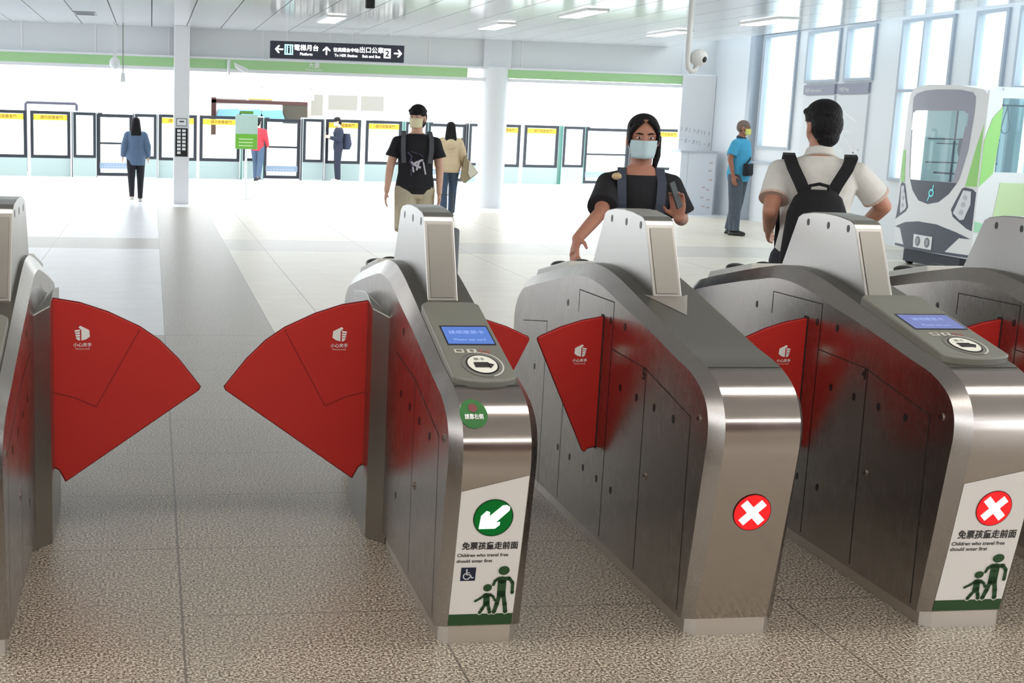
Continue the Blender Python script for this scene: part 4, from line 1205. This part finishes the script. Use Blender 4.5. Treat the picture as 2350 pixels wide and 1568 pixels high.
class Person:
    def __init__(s, loc, h, face, label, group=None):
        s.k = h/1.70; s.loc = Vector(loc); s.face = face
        s.root = empty('person', loc, face, label=label, cat='person')
        s.Mi = Matrix.Rotation(-face, 3, 'Z')
        s.V = lambda x, y, z: Vector((x*s.k, y*s.k, z*s.k))
    def W(s, p): return s.Mi @ (Vector(p)-s.loc)      # a world point in the figure's own frame
    def D(s, d): return s.Mi @ Vector(d)
    def build(s, skin, arms, legs=None, head=(0, 0, 0), lean=0., hair='short', voxel=.008, male=True, hands=None, hip=(0, 0), hair_mat=None, eyes=True):
        k = s.k; V = lambda x, y, z: Vector((x*k, y*k, z*k))
        s.V = V
        sw = .185 if male else .160
        s.sh = {1: V(sw, lean, 1.352), -1: V(-sw, lean, 1.352)}
        s.legs = legs or {1: [V(.095, 0, .90), V(.10, .02, .49), V(.10, -.01, .085)], -1: [V(-.095, 0, .90), V(-.10, .02, .49), V(-.10, -.01, .085)]}
        s.arms = {}
        mb = MB()
        # torso
        wf = 1.0 if male else .88
        T = [(.84, .135, .10, 0), (.92, .158, .112, 0), (1.06, .135*wf, .098, lean*.3), (1.18, .145*wf, .105, lean*.6), (1.28, .165*wf, .110, lean), (1.365, .158*wf, .090, lean), (1.405, .118*wf, .076, lean), (1.445, .066, .060, lean)]
        lofted(mb, [(V(0, y, z), rx*k, ry*k) for z, rx, ry, y in T])
        s.T = T
        mb.tube([V(0, lean-.005, 1.40), V(0, lean+.01, 1.52)], [.058*k, .053*k], 14)
        for sd in (1, -1):
            a = s.sh[sd]; e, w_ = [Vector(p) for p in arms[sd]]
            s.arms[sd] = (a, e, w_)
            limb(mb, a, e, w_, .052*k, .040*k*(1 if male else .88), .027*k)
            L = s.legs[sd]
            limb(mb, L[0], L[1], L[2], .088*k, .056*k, .038*k)
            hd = (hands or {}).get(sd)
            dflt = (w_-e).normalized()
            if hd: fingers(mb, w_, hd[0], hd[1], sd*hd[3] if len(hd) > 3 else sd, hd[2], k)
            else: fingers(mb, w_, dflt, Vector((-sd, .15, 0)), sd, .28, k)
            # foot
            ft = L[2]; mb.ell(ft+V(0, .06, -.045), (.042*k, .12*k, .036*k), 12, 8)
        # head in its own turned frame
        s.HM = Matrix.Rotation(head[2], 3, 'Z') @ Matrix.Rotation(head[0], 3, 'X') @ Matrix.Rotation(head[1], 3, 'Y')
        hc = V(0, lean+.015, 1.50); s.hc = hc
        H = lambda x, y, z: hc + s.HM @ V(x, y, z)
        s.H = H; s.HMr = s.HM
        mb.ell(H(0, -.004, .112), (.074*k, .092*k, .088*k), 20, 14, rot=s.HM)
        mb.ell(H(0, .022, .052), (.060*k, .068*k, .068*k), 18, 12, rot=s.HM)
        mb.ell(H(0, .050, .008), (.034*k, .032*k, .022*k), 12, 8, rot=s.HM)
        mb.ell(H(0, .094, .068), (.012*k, .018*k, .016*k), 10, 8, rot=s.HM)
        mb.ell(H(0, .088, .085), (.009*k, .013*k, .026*k), 10, 8, rot=s.HM)
        for sd in (1, -1):
            mb.ell(H(.075*sd, -.008, .075), (.010*k, .020*k, .032*k), 10, 8, rot=s.HM)
            mb.ell(H(.036*sd, .070, .108), (.022*k, .016*k, .008*k), 10, 6, rot=s.HM)
        s.body = baked(mb, 'body', skin, s.root, voxel)
        if eyes:
            for sd in (1, -1):
                m_ = MB(); m_.ell(H(.029*sd, .079, .094), (.014*k, .008*k, .0055*k), 12, 8, rot=s.HM); e_ = m_.build('eye', mat('eye_white', (.75, .72, .70), .3), s.body, smooth=True)
                m_ = MB(); m_.ell(H(.029*sd, .085, .094), (.006*k, .004*k, .0056*k), 10, 6, rot=s.HM); m_.build('iris', BLACK, e_, smooth=True)
                m_ = MB(); m_.tube([H(.012*sd, .090, .112), H(.030*sd, .088, .117), H(.048*sd, .074, .112)], [.003*k, .004*k, .0025*k], 6); m_.build('eyebrow', HAIR, s.body)
            m_ = MB(); m_.ell(H(0, .084, .030), (.022*k, .008*k, .006*k), 12, 6, rot=s.HM); m_.build('mouth', mat('lip', rgb(160, 86, 80), .5), s.body, smooth=True)
        # hair
        hm = hair_mat or HAIR
        m_ = MB()
        if hair == 'short':
            m_.ell(H(0, -.006, .138), (.084*k, .101*k, .080*k), 20, 14, rot=s.HM)
            m_.ell(H(0, -.042, .092), (.081*k, .068*k, .092*k), 18, 12, rot=s.HM)
            m_.ell(H(0, -.058, .035), (.060*k, .045*k, .055*k), 16, 10, rot=s.HM)
            random.seed(3)
            for i in range(26):
                a = random.uniform(0, 2*PI); r_ = random.uniform(.2, 1)
                m_.ell(H(.070*r_*math.cos(a), -.008+.085*r_*math.sin(a), .188-.042*r_*r_), (.024*k, .024*k, .018*k), 8, 6)
            for i in range(7): m_.ell(H(-.06+i*.02, .070-.006*abs(i-3), .152+.008*(i%2)), (.018*k, .018*k, .018*k), 8, 6)
        elif hair == 'stubble':
            m_.ell(H(0, -.008, .122), (.078*k, .095*k, .084*k), 20, 14, rot=s.HM)
            m_.ell(H(0, -.035, .095), (.076*k, .070*k, .075*k), 18, 12, rot=s.HM)
        elif hair == 'tied':
            m_.ell(H(0, -.022, .137), (.081*k, .090*k, .076*k), 20, 14, rot=s.HM)
            m_.ell(H(0, -.035, .095), (.080*k, .070*k, .085*k), 20, 14, rot=s.HM)
            for sd in (1, -1):
                m_.ell(H(.069*sd, .018, .108), (.013*k, .044*k, .055*k), 12, 8, rot=s.HM)
                m_.tube([H(.012*sd, .075, .183), H(.045*sd, .074, .160), H(.068*sd, .050, .115)], [.014*k, .017*k, .012*k], 8)
            m_.tube([H(-.07, -.02, .10), H(-.080, -.03, .0), H(-.066, -.02, -.09)], [.026*k, .020*k, .010*k], 10)
            m_.tube([H(0, -.09, .12), H(-.03, -.115, .0), H(-.03, -.10, -.12)], [.035*k, .030*k, .012*k], 10)
        elif hair == 'long':
            m_.ell(H(0, -.016, .122), (.084*k, .098*k, .086*k), 20, 14, rot=s.HM)
            lofted(m_, [(H(0, -.03, .14), .083*k, .080*k), (H(0, -.045, .05), .092*k, .068*k), (H(0, -.075, -.04), .105*k, .050*k), (H(0, -.11, -.14), .110*k, .040*k), (H(0, -.12, -.24), .095*k, .034*k), (H(0, -.12, -.31), .05*k, .02*k)], 18)
        s.hair = baked(m_, 'hair', hm, s.body, max(voxel*.8, .005), 2)
        return s
    def mask(s, m, lo=.0, hi=.082):
        H, k = s.H, s.k; vs = []; nu, nv = 14, 9
        for j in range(nv):
            z = lo-.008+(hi-lo+.008)*j/(nv-1)
            for i in range(nu):
                a = (-1+2*i/(nu-1))*1.25
                rx, ry = .074-.016*(1-j/(nv-1)), .098-.010*abs(j/(nv-1)-.3)
                nose = .016*math.exp(-(a/.25)**2)*(.4+.6*j/(nv-1))
                vs.append(H(rx*math.sin(a), (ry+nose)*math.cos(a)*1.0+.006, z))
        fs = [(j*nu+i, j*nu+i+1, (j+1)*nu+i+1, (j+1)*nu+i) for j in range(nv-1) for i in range(nu-1)]
        o = mesh_obj('face_mask', vs, fs, m, s.body, smooth=True)
        md = o.modifiers.new('t', 'SOLIDIFY'); md.thickness = .002
        for sd in (1, -1):
            m_ = MB(); m_.tube([H(.066*sd, .035, .075), H(.078*sd, .0, .105), H(.080*sd, -.02, .08), H(.060*sd, .035, .01)], .0014*k, 5); m_.build('ear_loop', INKW, o)
        return o
    def top(s, m, hem=.86, loose=.014, sleeve=.55, sl_r=(.075, .072), collar=None, voxel=.008, name='t_shirt', hemw=1.0, long=False, belly=0., neck=(1.437, .074, .066)):
        k, V = s.k, s.V; mb = MB()
        secs = []
        for z, rx, ry, y in s.T:
            if z < hem-.03: continue
            secs.append((V(0, y, z), (rx+loose)*k*(hemw if z < 1.1 else 1), (ry+loose+(belly if z < 1.25 else 0))*k))
        z0 = s.T[0] if hem < .84 else None
        first = (V(0, 0, hem), .165*k*hemw, (.118+belly)*k)
        secs = [q for q in secs if q[0].z > hem*k+.02]
        secs[-1] = (V(0, s.T[-1][3], neck[0]), neck[1]*k, neck[2]*k)
        lofted(mb, [first]+secs, 24)
        for sd in (1, -1):
            a, e, w_ = s.arms[sd]
            inn = V(.09*sd, s.T[-2][3], 1.362)
            mb.tube([inn, a], [.066*k, sl_r[0]*.80*k], 14); mb.ell(a, (sl_r[0]*.80*k,)*3, 14, 10)
            if long:
                mb.tube([a, e], [sl_r[0]*.9*k, sl_r[1]*k], 14); mb.ell(e, (sl_r[1]*k,)*3, 12, 8); mb.tube([e, w_], [sl_r[1]*k, sl_r[1]*.72*k], 14)
            else:
                q = a.lerp(e, sleeve); mb.tube([a, a.lerp(e, sleeve*.5), q], [sl_r[0]*.80*k, sl_r[0]*.90*k, sl_r[1]*k], 16)
        s.shirt = baked(mb, name, m, s.body, voxel, 1)
        return s.shirt
    def trousers(s, m, length=1.0, r=(.105, .078, .062), voxel=.008, name='trousers', top=.98, tr=(.150, .112)):
        k, V = s.k, s.V; mb = MB()
        lofted(mb, [(V(0, 0, .82), .150*k, .112*k), (V(0, 0, .92), .168*k, .122*k), (V(0, 0, top), tr[0]*k, tr[1]*k)], 22)
        for sd in (1, -1):
            L = s.legs[sd]
            if length >= 1:
                mb.tube([L[0], L[1], L[2]+V(0, 0, -.02)], [r[0]*k, r[1]*k, r[2]*k], 16); mb.ell(L[0], (r[0]*k,)*3, 14, 8); mb.ell(L[1], (r[1]*k,)*3, 14, 8)
            else:
                q = L[0].lerp(L[1], length*1.9) if length < .5 else L[0].lerp(L[1], .95)
                mb.tube([L[0], q], [r[0]*k, r[1]*k], 16); mb.ell(L[0], (r[0]*k,)*3, 14, 8)
        o = baked(mb, name, m, s.body, voxel, 1); s.pants = o
        return o
    def shoes(s, m):
        for sd in (1, -1):
            L = s.legs[sd][2]; m_ = MB(); V = s.V
            m_.ell(L+V(0, .055, -.048), (.048*s.k, .138*s.k, .040*s.k), 14, 8); m_.box(L.x-.042*s.k, L.x+.042*s.k, L.y-.07*s.k, L.y+.17*s.k, L.z-.083*s.k, L.z-.06*s.k)
            baked(m_, 'shoe', m, s.body, .008, 2)
def strap_mb(pts, w_, th, side=Vector((1, 0, 0))):
    """flat ribbon with thickness along pts"""
    mb = MB(); pts = [Vector(p) for p in pts]; vs = []
    for i, p in enumerate(pts):
        d = (pts[min(i+1, len(pts)-1)]-pts[max(i-1, 0)]).normalized(); a = side-d*side.dot(d); a.normalize(); n = d.cross(a)
        vs += [p-a*w_/2-n*th/2, p+a*w_/2-n*th/2, p+a*w_/2+n*th/2, p-a*w_/2+n*th/2]
    fs = []
    for i in range(len(pts)-1):
        for q in range(4): fs.append((i*4+q, i*4+(q+1) % 4, (i+1)*4+(q+1) % 4, (i+1)*4+q))
    fs += [(3, 2, 1, 0), tuple(len(pts)*4-4+q for q in range(4))]
    mb.add(vs, fs); return mb
def prop(name, person, label, cat, group=None):
    """a carried thing: its own object, placed like the person who carries it"""
    return empty(name, person.loc, person.face, label=label, cat=cat)

BLK = cloth('black_cotton', (.012, .012, .016))
DEN = cloth('denim_blue', rgb(96, 118, 146)); JEAN = cloth('jeans', rgb(70, 88, 112))
NAV = cloth('navy_cloth', rgb(34, 40, 58))

# --- woman tapping the reader of gate 5
P = Person((2.325, 5.90, 0), 1.60, PI-.25, 'woman in black top and dark overalls with a pale blue mask, reaching to the gate')
w1 = P.W((1.895, 5.50, 1.045)); e1 = P.W((2.085, 5.74, 1.15))
w2 = P.W((2.435, 5.66, 1.135)); e2 = P.W((2.535, 5.86, 1.115))
P.build(mat('skin_warm', rgb(184, 128, 106), .5, var=.05, vscale=14), {1: (e1, w1), -1: (e2, w2)}, head=(-.05, 0, 0), hair='tied', voxel=.0055, male=False,
        hands={1: (P.D((-.35, -.55, -.75)), P.D((.3, -.3, -.6)), .55), -1: (P.D((-.25, -.20, 1.0)), P.D((-.5, -.8, .1)), .35)})
P.mask(mat('mask_blue', rgb(196, 220, 226), .6, bump=.5, bscale=30))
P.top(BLK, hem=1.0, sleeve=.84, sl_r=(.074, .078), name='loose_black_top', voxel=.007, neck=(1.402, .092, .070))
P.trousers(NAV, name='overalls', top=1.24, voxel=.007, tr=(.135, .132))
for sd in (1, -1):
    k = P.k; m_ = strap_mb([P.V(.085*sd, .105, 1.12), P.V(.095*sd, .128, 1.26), P.V(.10*sd, .10, 1.37), P.V(.095*sd, .02, 1.435), P.V(.08*sd, -.09, 1.36), P.V(.06*sd, -.125, 1.15)], .042, .008)
    m_.build('overall_strap', mat('strap_denim', rgb(70, 76, 92), .8), P.shirt)
    m_ = MB(); m_.box(.065*sd*k-.02*k, .065*sd*k+.045*k, .128*k, .136*k, 1.215*k, 1.235*k); m_.build('buckle', mat('buckle_pale', rgb(196, 190, 180), .3, metal=.6), P.shirt)
m_ = MB(); m_.ell(P.V(.125, .085, 1.395), (.024, .012, .018), 12, 8); m_.build('round_badge', mat('badge_gold', rgb(206, 184, 140), .4), P.shirt)
ph = prop('mobile_phone', P, 'dark mobile phone in the raised hand of the woman in overalls', 'phone')
m_ = MB(); c = P.W((2.375, 5.575, 1.245)); m_.box(-.034, .034, -.004, .004, -.062, .062); o = m_.build('phone_body', BLACK, ph, bevel=.003); o.location = c; o.rotation_euler = (.35, .15, 1.1)
cd = prop('token', P, 'small yellow card pinched in the reaching hand over the gate reader', 'card')
m_ = MB(); c = P.W((1.845, 5.375, .945)); m_.tube([c, c+Vector((0, 0, .004))], .018, 18); m_.build('card_disc', mat('token_yellow', rgb(226, 196, 70), .4), cd)

# --- man seen from behind with a black backpack
P = Person((3.305, 6.02, 0), 1.695, -.45, 'man from behind in a pale grey polo shirt wearing a black backpack')
e1 = P.W((3.635, 5.95, 1.19)); w1 = P.W((3.63, 6.15, 1.05)); e2 = P.W((3.05, 5.98, 1.155)); w2 = P.W((3.17, 6.22, 1.045))
P.build(SKIN, {1: (e1, w1), -1: (e2, w2)}, head=(.05, -.04, .52), hair='short', voxel=.0055)
sh = P.top(cloth('pale_grey_polo', rgb(232, 230, 224)), hem=.88, sleeve=.68, sl_r=(.074, .070), name='polo_shirt', loose=.024, voxel=.007)
m_ = MB(); m_.tube([P.V(0, -.012, 1.425), P.V(0, .004, 1.468)], [.079*P.k, .066*P.k], 20); baked(m_, 'collar', mat('pale_grey_polo', (.6,.6,.6)), sh, .006, 2)
P.trousers(cloth('dark_trousers', rgb(50, 52, 60)))
P.shoes(BLACK)
for sd in (1, -1):
    a, e, _ = P.arms[sd]; q = a.lerp(e, .68); d = (e-a).normalized()
    m_ = MB(); m_.tube([q-d*.006, q+d*.008], .071, 20); m_.build('sleeve_cuff', mat('cuff_pink', rgb(214, 190, 176), .7), sh)
bp_ = prop('backpack', P, 'black backpack on the back of the man in the pale grey polo', 'backpack')
BPK = cloth('backpack_black', (.010, .010, .013))
m_ = MB(); lofted(m_, [((0, -.215, .74), .14, .07), ((0, -.225, .80), .165, .085), ((0, -.23, 1.03), .150, .09), ((0, -.215, 1.16), .140, .082), ((0, -.20, 1.235), .112, .070), ((0, -.19, 1.27), .070, .05)], 24)
pb = baked(m_, 'pack_body', BPK, bp_, .009, 3)
m_ = MB(); lofted(m_, [((0, -.30, .78), .11, .03), ((0, -.315, .88), .125, .04), ((0, -.31, 1.0), .11, .03)], 20); baked(m_, 'front_pocket', BPK, pb, .009, 2)
for sd in (1, -1):
    m_ = strap_mb([(.055*sd, -.195, 1.235), (.085*sd, -.165, 1.30), (.125*sd, -.140, 1.375), (.145*sd, -.08, 1.425), (.145*sd, .02, 1.435), (.150*sd, .10, 1.38), (.145*sd, .135, 1.20), (.15*sd, .06, 1.0), (.13*sd, -.15, .80)], .058, .014)
    m_.build('shoulder_strap', BPK, bp_)
m_ = MB(); m_.tube([(-.05, -.205, 1.25), (-.042, -.215, 1.29), (0, -.22, 1.30), (.042, -.215, 1.29), (.05, -.205, 1.25)], .009, 8); m_.build('grab_handle', BPK, bp_)
m_ = MB(); m_.box(.035, .065, -.285, -.279, 1.085, 1.12); m_.build('logo_patch', mat('patch_grey', rgb(60, 60, 58), .5), pb)

# --- man in the black printed T-shirt
P = Person((2.50, 12.05, 0), 1.68, PI-.12, 'young man in a black printed T-shirt and khaki shorts walking towards the gates')
e1 = P.V(.245, .01, 1.12); w1 = P.V(.275, .06, .885); e2 = P.V(-.235, .0, 1.12); w2 = P.V(-.235, .05, .88)
def walk(P, f=1, a=.13):
    V = P.V
    return {f: [V(.09*f, 0, .90), V(.095*f, a+.04, .50), V(.09*f, a+.05, .085)], -f: [V(-.09*f, 0, .90), V(-.09*f, -.02, .49), V(-.085*f, -a-.08, .13)]}
P.build(SKIN_L, {1: (e1, w1), -1: (e2, w2)}, legs=walk(P, 1), head=(0, 0, -.45), hair='short', voxel=.006)
P.mask(mat('mask_cream', rgb(236, 226, 186), .6, bump=.5, bscale=30))
sh = P.top(BLK, hem=.86, sleeve=.62, sl_r=(.072, .082), loose=.024, hemw=1.06, name='printed_t_shirt', voxel=.007)
P.trousers(cloth('khaki', rgb(196, 186, 160)), length=.9, r=(.108, .10, .09), name='shorts')
P.shoes(mat('white_shoe', rgb(210, 208, 200), .6))
# shirt print: a pale figure over purple marks
ray_ = lambda x, z: Vector((x*P.k, .150*P.k-.25*x*x+ (.0 if z > 1.2 else .004), z*P.k))
m_ = MB(); flat(m_, stroke([(.0, 1.10), (-.02, 1.18), (-.05, 1.19)], .02)+stroke([(.03, 1.08), (.05, 1.17)], .016)+stroke([(-.06, 1.17), (-.085, 1.06)], .014)+stroke([(.0, 1.17), (.035, 1.15), (-.03, 1.12)], .022), lambda x, z: ray_(x, z))
m_.build('pale_print', mat('print_pale', rgb(206, 200, 212), .7), sh)
m_ = MB(); flat(m_, stroke([(.09, 1.26), (.05, 1.22), (.07, 1.17), (.04, 1.13)], .014)+stroke([(.06, 1.27), (.0, 1.25)], .010)+stroke([(.055, 1.10), (.05, 1.04)], .012)+stroke([(-.02, 1.25), (-.06, 1.22)], .010), lambda x, z: ray_(x, z)+Vector((0, .001, 0)))
m_.build('purple_print', mat('print_purple', rgb(74, 66, 96), .7), sh)
bp_ = prop('backpack', P, 'grey strapped backpack worn by the man in the black printed T-shirt', 'backpack')
for sd in (1, -1):
    k = P.k
    m_ = strap_mb([P.V(.125*sd, .135, 1.16), P.V(.135*sd, .140, 1.28), P.V(.135*sd, .105, 1.39), P.V(.125*sd, .0, 1.455), P.V(.12*sd, -.12, 1.38)], .042, .010); m_.build('shoulder_strap', mat('strap_grey', rgb(88, 90, 96), .8), bp_)
m_ = MB(); lofted(m_, [(P.V(0, -.20, .92), .12, .06), (P.V(0, -.21, 1.1), .14, .08), (P.V(0, -.20, 1.36), .12, .06)], 20); baked(m_, 'pack_body', cloth('pack_grey', rgb(60, 62, 68)), bp_, .012, 2)
# --- suitcase handle seen beside his hand
t = empty('trolley_case', (2.84, 12.22, 0), PI, label='grey trolley case with raised handle beside the man in the black T-shirt', cat='suitcase')
MB().box(-.14, .14, -.12, .12, .06, .52).build('shell', mat('case_grey', rgb(120, 122, 128), .5), t, bevel=.03)
m_ = MB(); m_.tube([(-.07, .03, .5), (-.07, .03, .84), (.07, .03, .84), (.07, .03, .5)], .009, 8); m_.build('handle', mat('case_handle', rgb(70, 72, 78), .4), t)
for x in (-.1, .1):
    for y in (-.08, .08):
        m_ = MB(); m_.tube([(x-.012, y, .03), (x+.012, y, .03)], .03, 12); m_.build('wheel', BLACK, t)

# --- woman in the beige jacket with a tote bag, walking away
P = Person((4.80, 20.45, 0), 1.53, -.12, 'woman in a beige hooded jacket and jeans walking away beside the round column')
P.build(SKIN_L, {1: (P.V(.24, -.02, 1.13), P.V(.25, .08, .95)), -1: (P.V(-.22, 0, 1.13), P.V(-.23, .05, .90))}, legs=walk(P, 1, .10), hair='long', male=False, voxel=.009, eyes=False)
J = P.top(cloth('beige_jacket', rgb(222, 202, 168)), hem=.80, loose=.045, sl_r=(.085, .07), long=True, name='hooded_jacket', voxel=.010, hemw=1.1)
m_ = MB(); m_.ell(P.V(0, -.13, 1.30), (.10, .06, .09), 16, 10); baked(m_, 'hood', mat('beige_jacket', (.7,.6,.5)), J, .010, 3)
P.trousers(JEAN, voxel=.010); P.shoes(BLACK)
tb = prop('tote_bag', P, 'large khaki and cream tote bag hanging at the side of the woman in beige', 'bag')
m_ = MB(); m_.add([P.V(.26, -.16, 1.12), P.V(.30, .20, 1.12), P.V(.56, .16, .80), P.V(.50, -.16, .80), P.V(.28, -.14, .62), P.V(.32, .18, .62), P.V(.20, -.14, .68), P.V(.22, .18, .68)],
      [(0, 1, 2, 3), (3, 2, 5, 4), (4, 5, 7, 6), (6, 7, 1, 0), (0, 3, 4, 6), (1, 7, 5, 2)]); m_.build('bag_body', cloth('khaki_bag', rgb(158, 148, 118)), tb, bevel=.01)
m_ = MB(); m_.add([P.V(.34, -.168, 1.02), P.V(.50, -.168, .81), P.V(.37, -.168, .72), P.V(.33, -.168, .80)], [(0, 1, 2, 3)]); m_.build('pale_panel', mat('bag_cream', rgb(226, 222, 206), .8), tb)
m_ = strap_mb([P.V(.30, -.05, 1.10), P.V(.20, -.02, 1.42), P.V(.32, .08, 1.12)], .025, .006, Vector((0, 1, 0))); m_.build('bag_strap', mat('khaki_strap', rgb(140, 130, 110), .8), tb)

# --- woman in denim walking to the far doors
P = Person((-.26, 22.55, 0), 1.45, .05, 'woman with long black hair in a denim jacket walking away on the left')
P.build(SKIN_L, {1: (P.V(.235, -.03, 1.12), P.V(.25, .06, .91)), -1: (P.V(-.235, -.02, 1.12), P.V(-.26, .04, .91))}, legs=walk(P, 1, .05), hair='long', male=False, voxel=.009, eyes=False)
P.top(DEN, hem=.74, loose=.040, sl_r=(.085, .07), long=True, name='denim_jacket', voxel=.010, hemw=1.05)
P.trousers(cloth('black_trousers', (.015, .015, .02)), r=(.105, .075, .05), voxel=.010); P.shoes(mat('white_shoe', (.6,.6,.6)))

# --- person in red behind the notice stand
P = Person((2.50, 30.55, 0), 1.48, -.35, 'person in a red jacket and jeans half hidden behind the green notice stand')
P.build(SKIN_L, {1: (P.V(.24, 0, 1.13), P.V(.25, .12, .95)), -1: (P.V(-.22, 0, 1.13), P.V(-.20, .10, .92))}, legs=walk(P, -1, .12), hair='short', voxel=.011, eyes=False)
P.top(cloth('red_jacket', rgb(178, 50, 62)), hem=.82, loose=.03, sl_r=(.08, .065), long=True, name='red_jacket', voxel=.011); P.trousers(JEAN, voxel=.011); P.shoes(BLACK)

# --- person in dark blue looking at a phone
P = Person((4.50, 31.0, 0), 1.55, PI/2, 'person in dark blue standing sideways at the screen doors and looking down at a phone')
P.build(SKIN_L, {1: (P.V(.20, .02, 1.12), P.V(.12, .24, 1.17)), -1: (P.V(-.20, .02, 1.12), P.V(-.12, .24, 1.17))}, head=(-.35, 0, 0), hair='short', voxel=.011, eyes=False)
P.top(NAV, hem=.82, loose=.03, sl_r=(.08, .065), long=True, name='dark_jacket', voxel=.011); P.trousers(cloth('dark_navy_trousers', rgb(34, 38, 54)), voxel=.011); P.shoes(mat('white_shoe', (.6,.6,.6)))
P.mask(mat('mask_cream', (.8,.8,.6)))
b_ = prop('backpack', P, 'dark blue backpack on the person standing sideways at the doors', 'backpack')
m_ = MB(); lofted(m_, [(P.V(0, -.22, .86), .12, .08), (P.V(0, -.24, 1.0), .14, .11), (P.V(0, -.22, 1.28), .11, .08)], 18); baked(m_, 'pack_body', cloth('pack_navy', rgb(40, 46, 66)), b_, .012, 2)
m_ = strap_mb([P.V(.12, -.14, 1.32), P.V(.13, 0, 1.44), P.V(.13, .13, 1.3), P.V(.13, .05, 1.0)], .04, .01); m_.build('shoulder_strap', BLK, b_)
b_ = prop('mobile_phone', P, 'phone held by the person in dark blue at the screen doors', 'phone')
MB().box(-.035, .035, .30, .309, 1.07, 1.20).build('phone_body', BLACK, b_)

# --- older man in the blue polo
P = Person((8.60, 17.95, 0), 1.68, -2.45, 'older man with cropped grey hair in a bright blue polo and grey trousers, standing')
P.build(SKIN_B, {1: (P.V(.235, -.04, 1.13), P.V(.245, .03, .89)), -1: (P.V(-.245, -.04, 1.13), P.V(-.25, -.02, .88))}, legs={1: [P.V(.09, 0, .90), P.V(.11, .03, .49), P.V(.12, .05, .085)], -1: [P.V(-.09, 0, .90), P.V(-.09, -.03, .49), P.V(-.11, -.12, .085)]}, head=(-.05, 0, .35), hair='stubble', hair_mat=HAIRG, voxel=.008)
P.mask(mat('mask_yellow', rgb(222, 222, 120), .6))
sh = P.top(cloth('bright_blue_polo', rgb(72, 164, 206)), hem=.80, loose=.034, sleeve=.72, sl_r=(.085, .080), name='polo_shirt', hemw=1.08, belly=.02)
m_ = MB(); m_.tube([P.V(0, -.005, 1.425), P.V(0, .008, 1.465)], [.082*P.k, .070*P.k], 18); baked(m_, 'collar', mat('collar_navy', rgb(40, 60, 84), .8), sh, .007, 1)
P.trousers(cloth('grey_trousers', rgb(84, 92, 104)), r=(.118, .092, .080)); P.shoes(BLACK)
for sd in (1, -1):
    L = P.legs[sd]; o_ = P.V(.098*sd, .02, 0)*.9
    m_ = strap_mb([L[0]+P.V(.098*sd, .03, -.02), L[1]+P.V(.080*sd, .02, 0), L[2]+P.V(.072*sd, .02, .0)], .02, .004, Vector((0, 1, 0))); m_.build('side_stripe', mat('stripe_pale', rgb(170, 180, 190), .8), P.pants)
b_ = prop('shoulder_bag', P, 'small black shoulder bag at the waist of the older man in blue', 'bag')
m_ = MB(); m_.box(.02, .22, .155, .235, .88, 1.06); o = m_.build('bag_body', cloth('bag_black', rgb(28, 30, 38)), b_, bevel=.02)
m_ = MB(); m_.box(.05, .19, .235, .245, .90, .97); m_.build('bag_pocket', BLK, o, bevel=.004)
m_ = strap_mb([P.V(.20, .17, 1.02), P.V(.0, .165, 1.14), P.V(-.14, .08, 1.36), P.V(-.10, -.07, 1.42), P.V(.08, -.16, 1.2), P.V(.20, -.05, 1.02)], .025, .006); m_.build('bag_strap', BLK, b_)
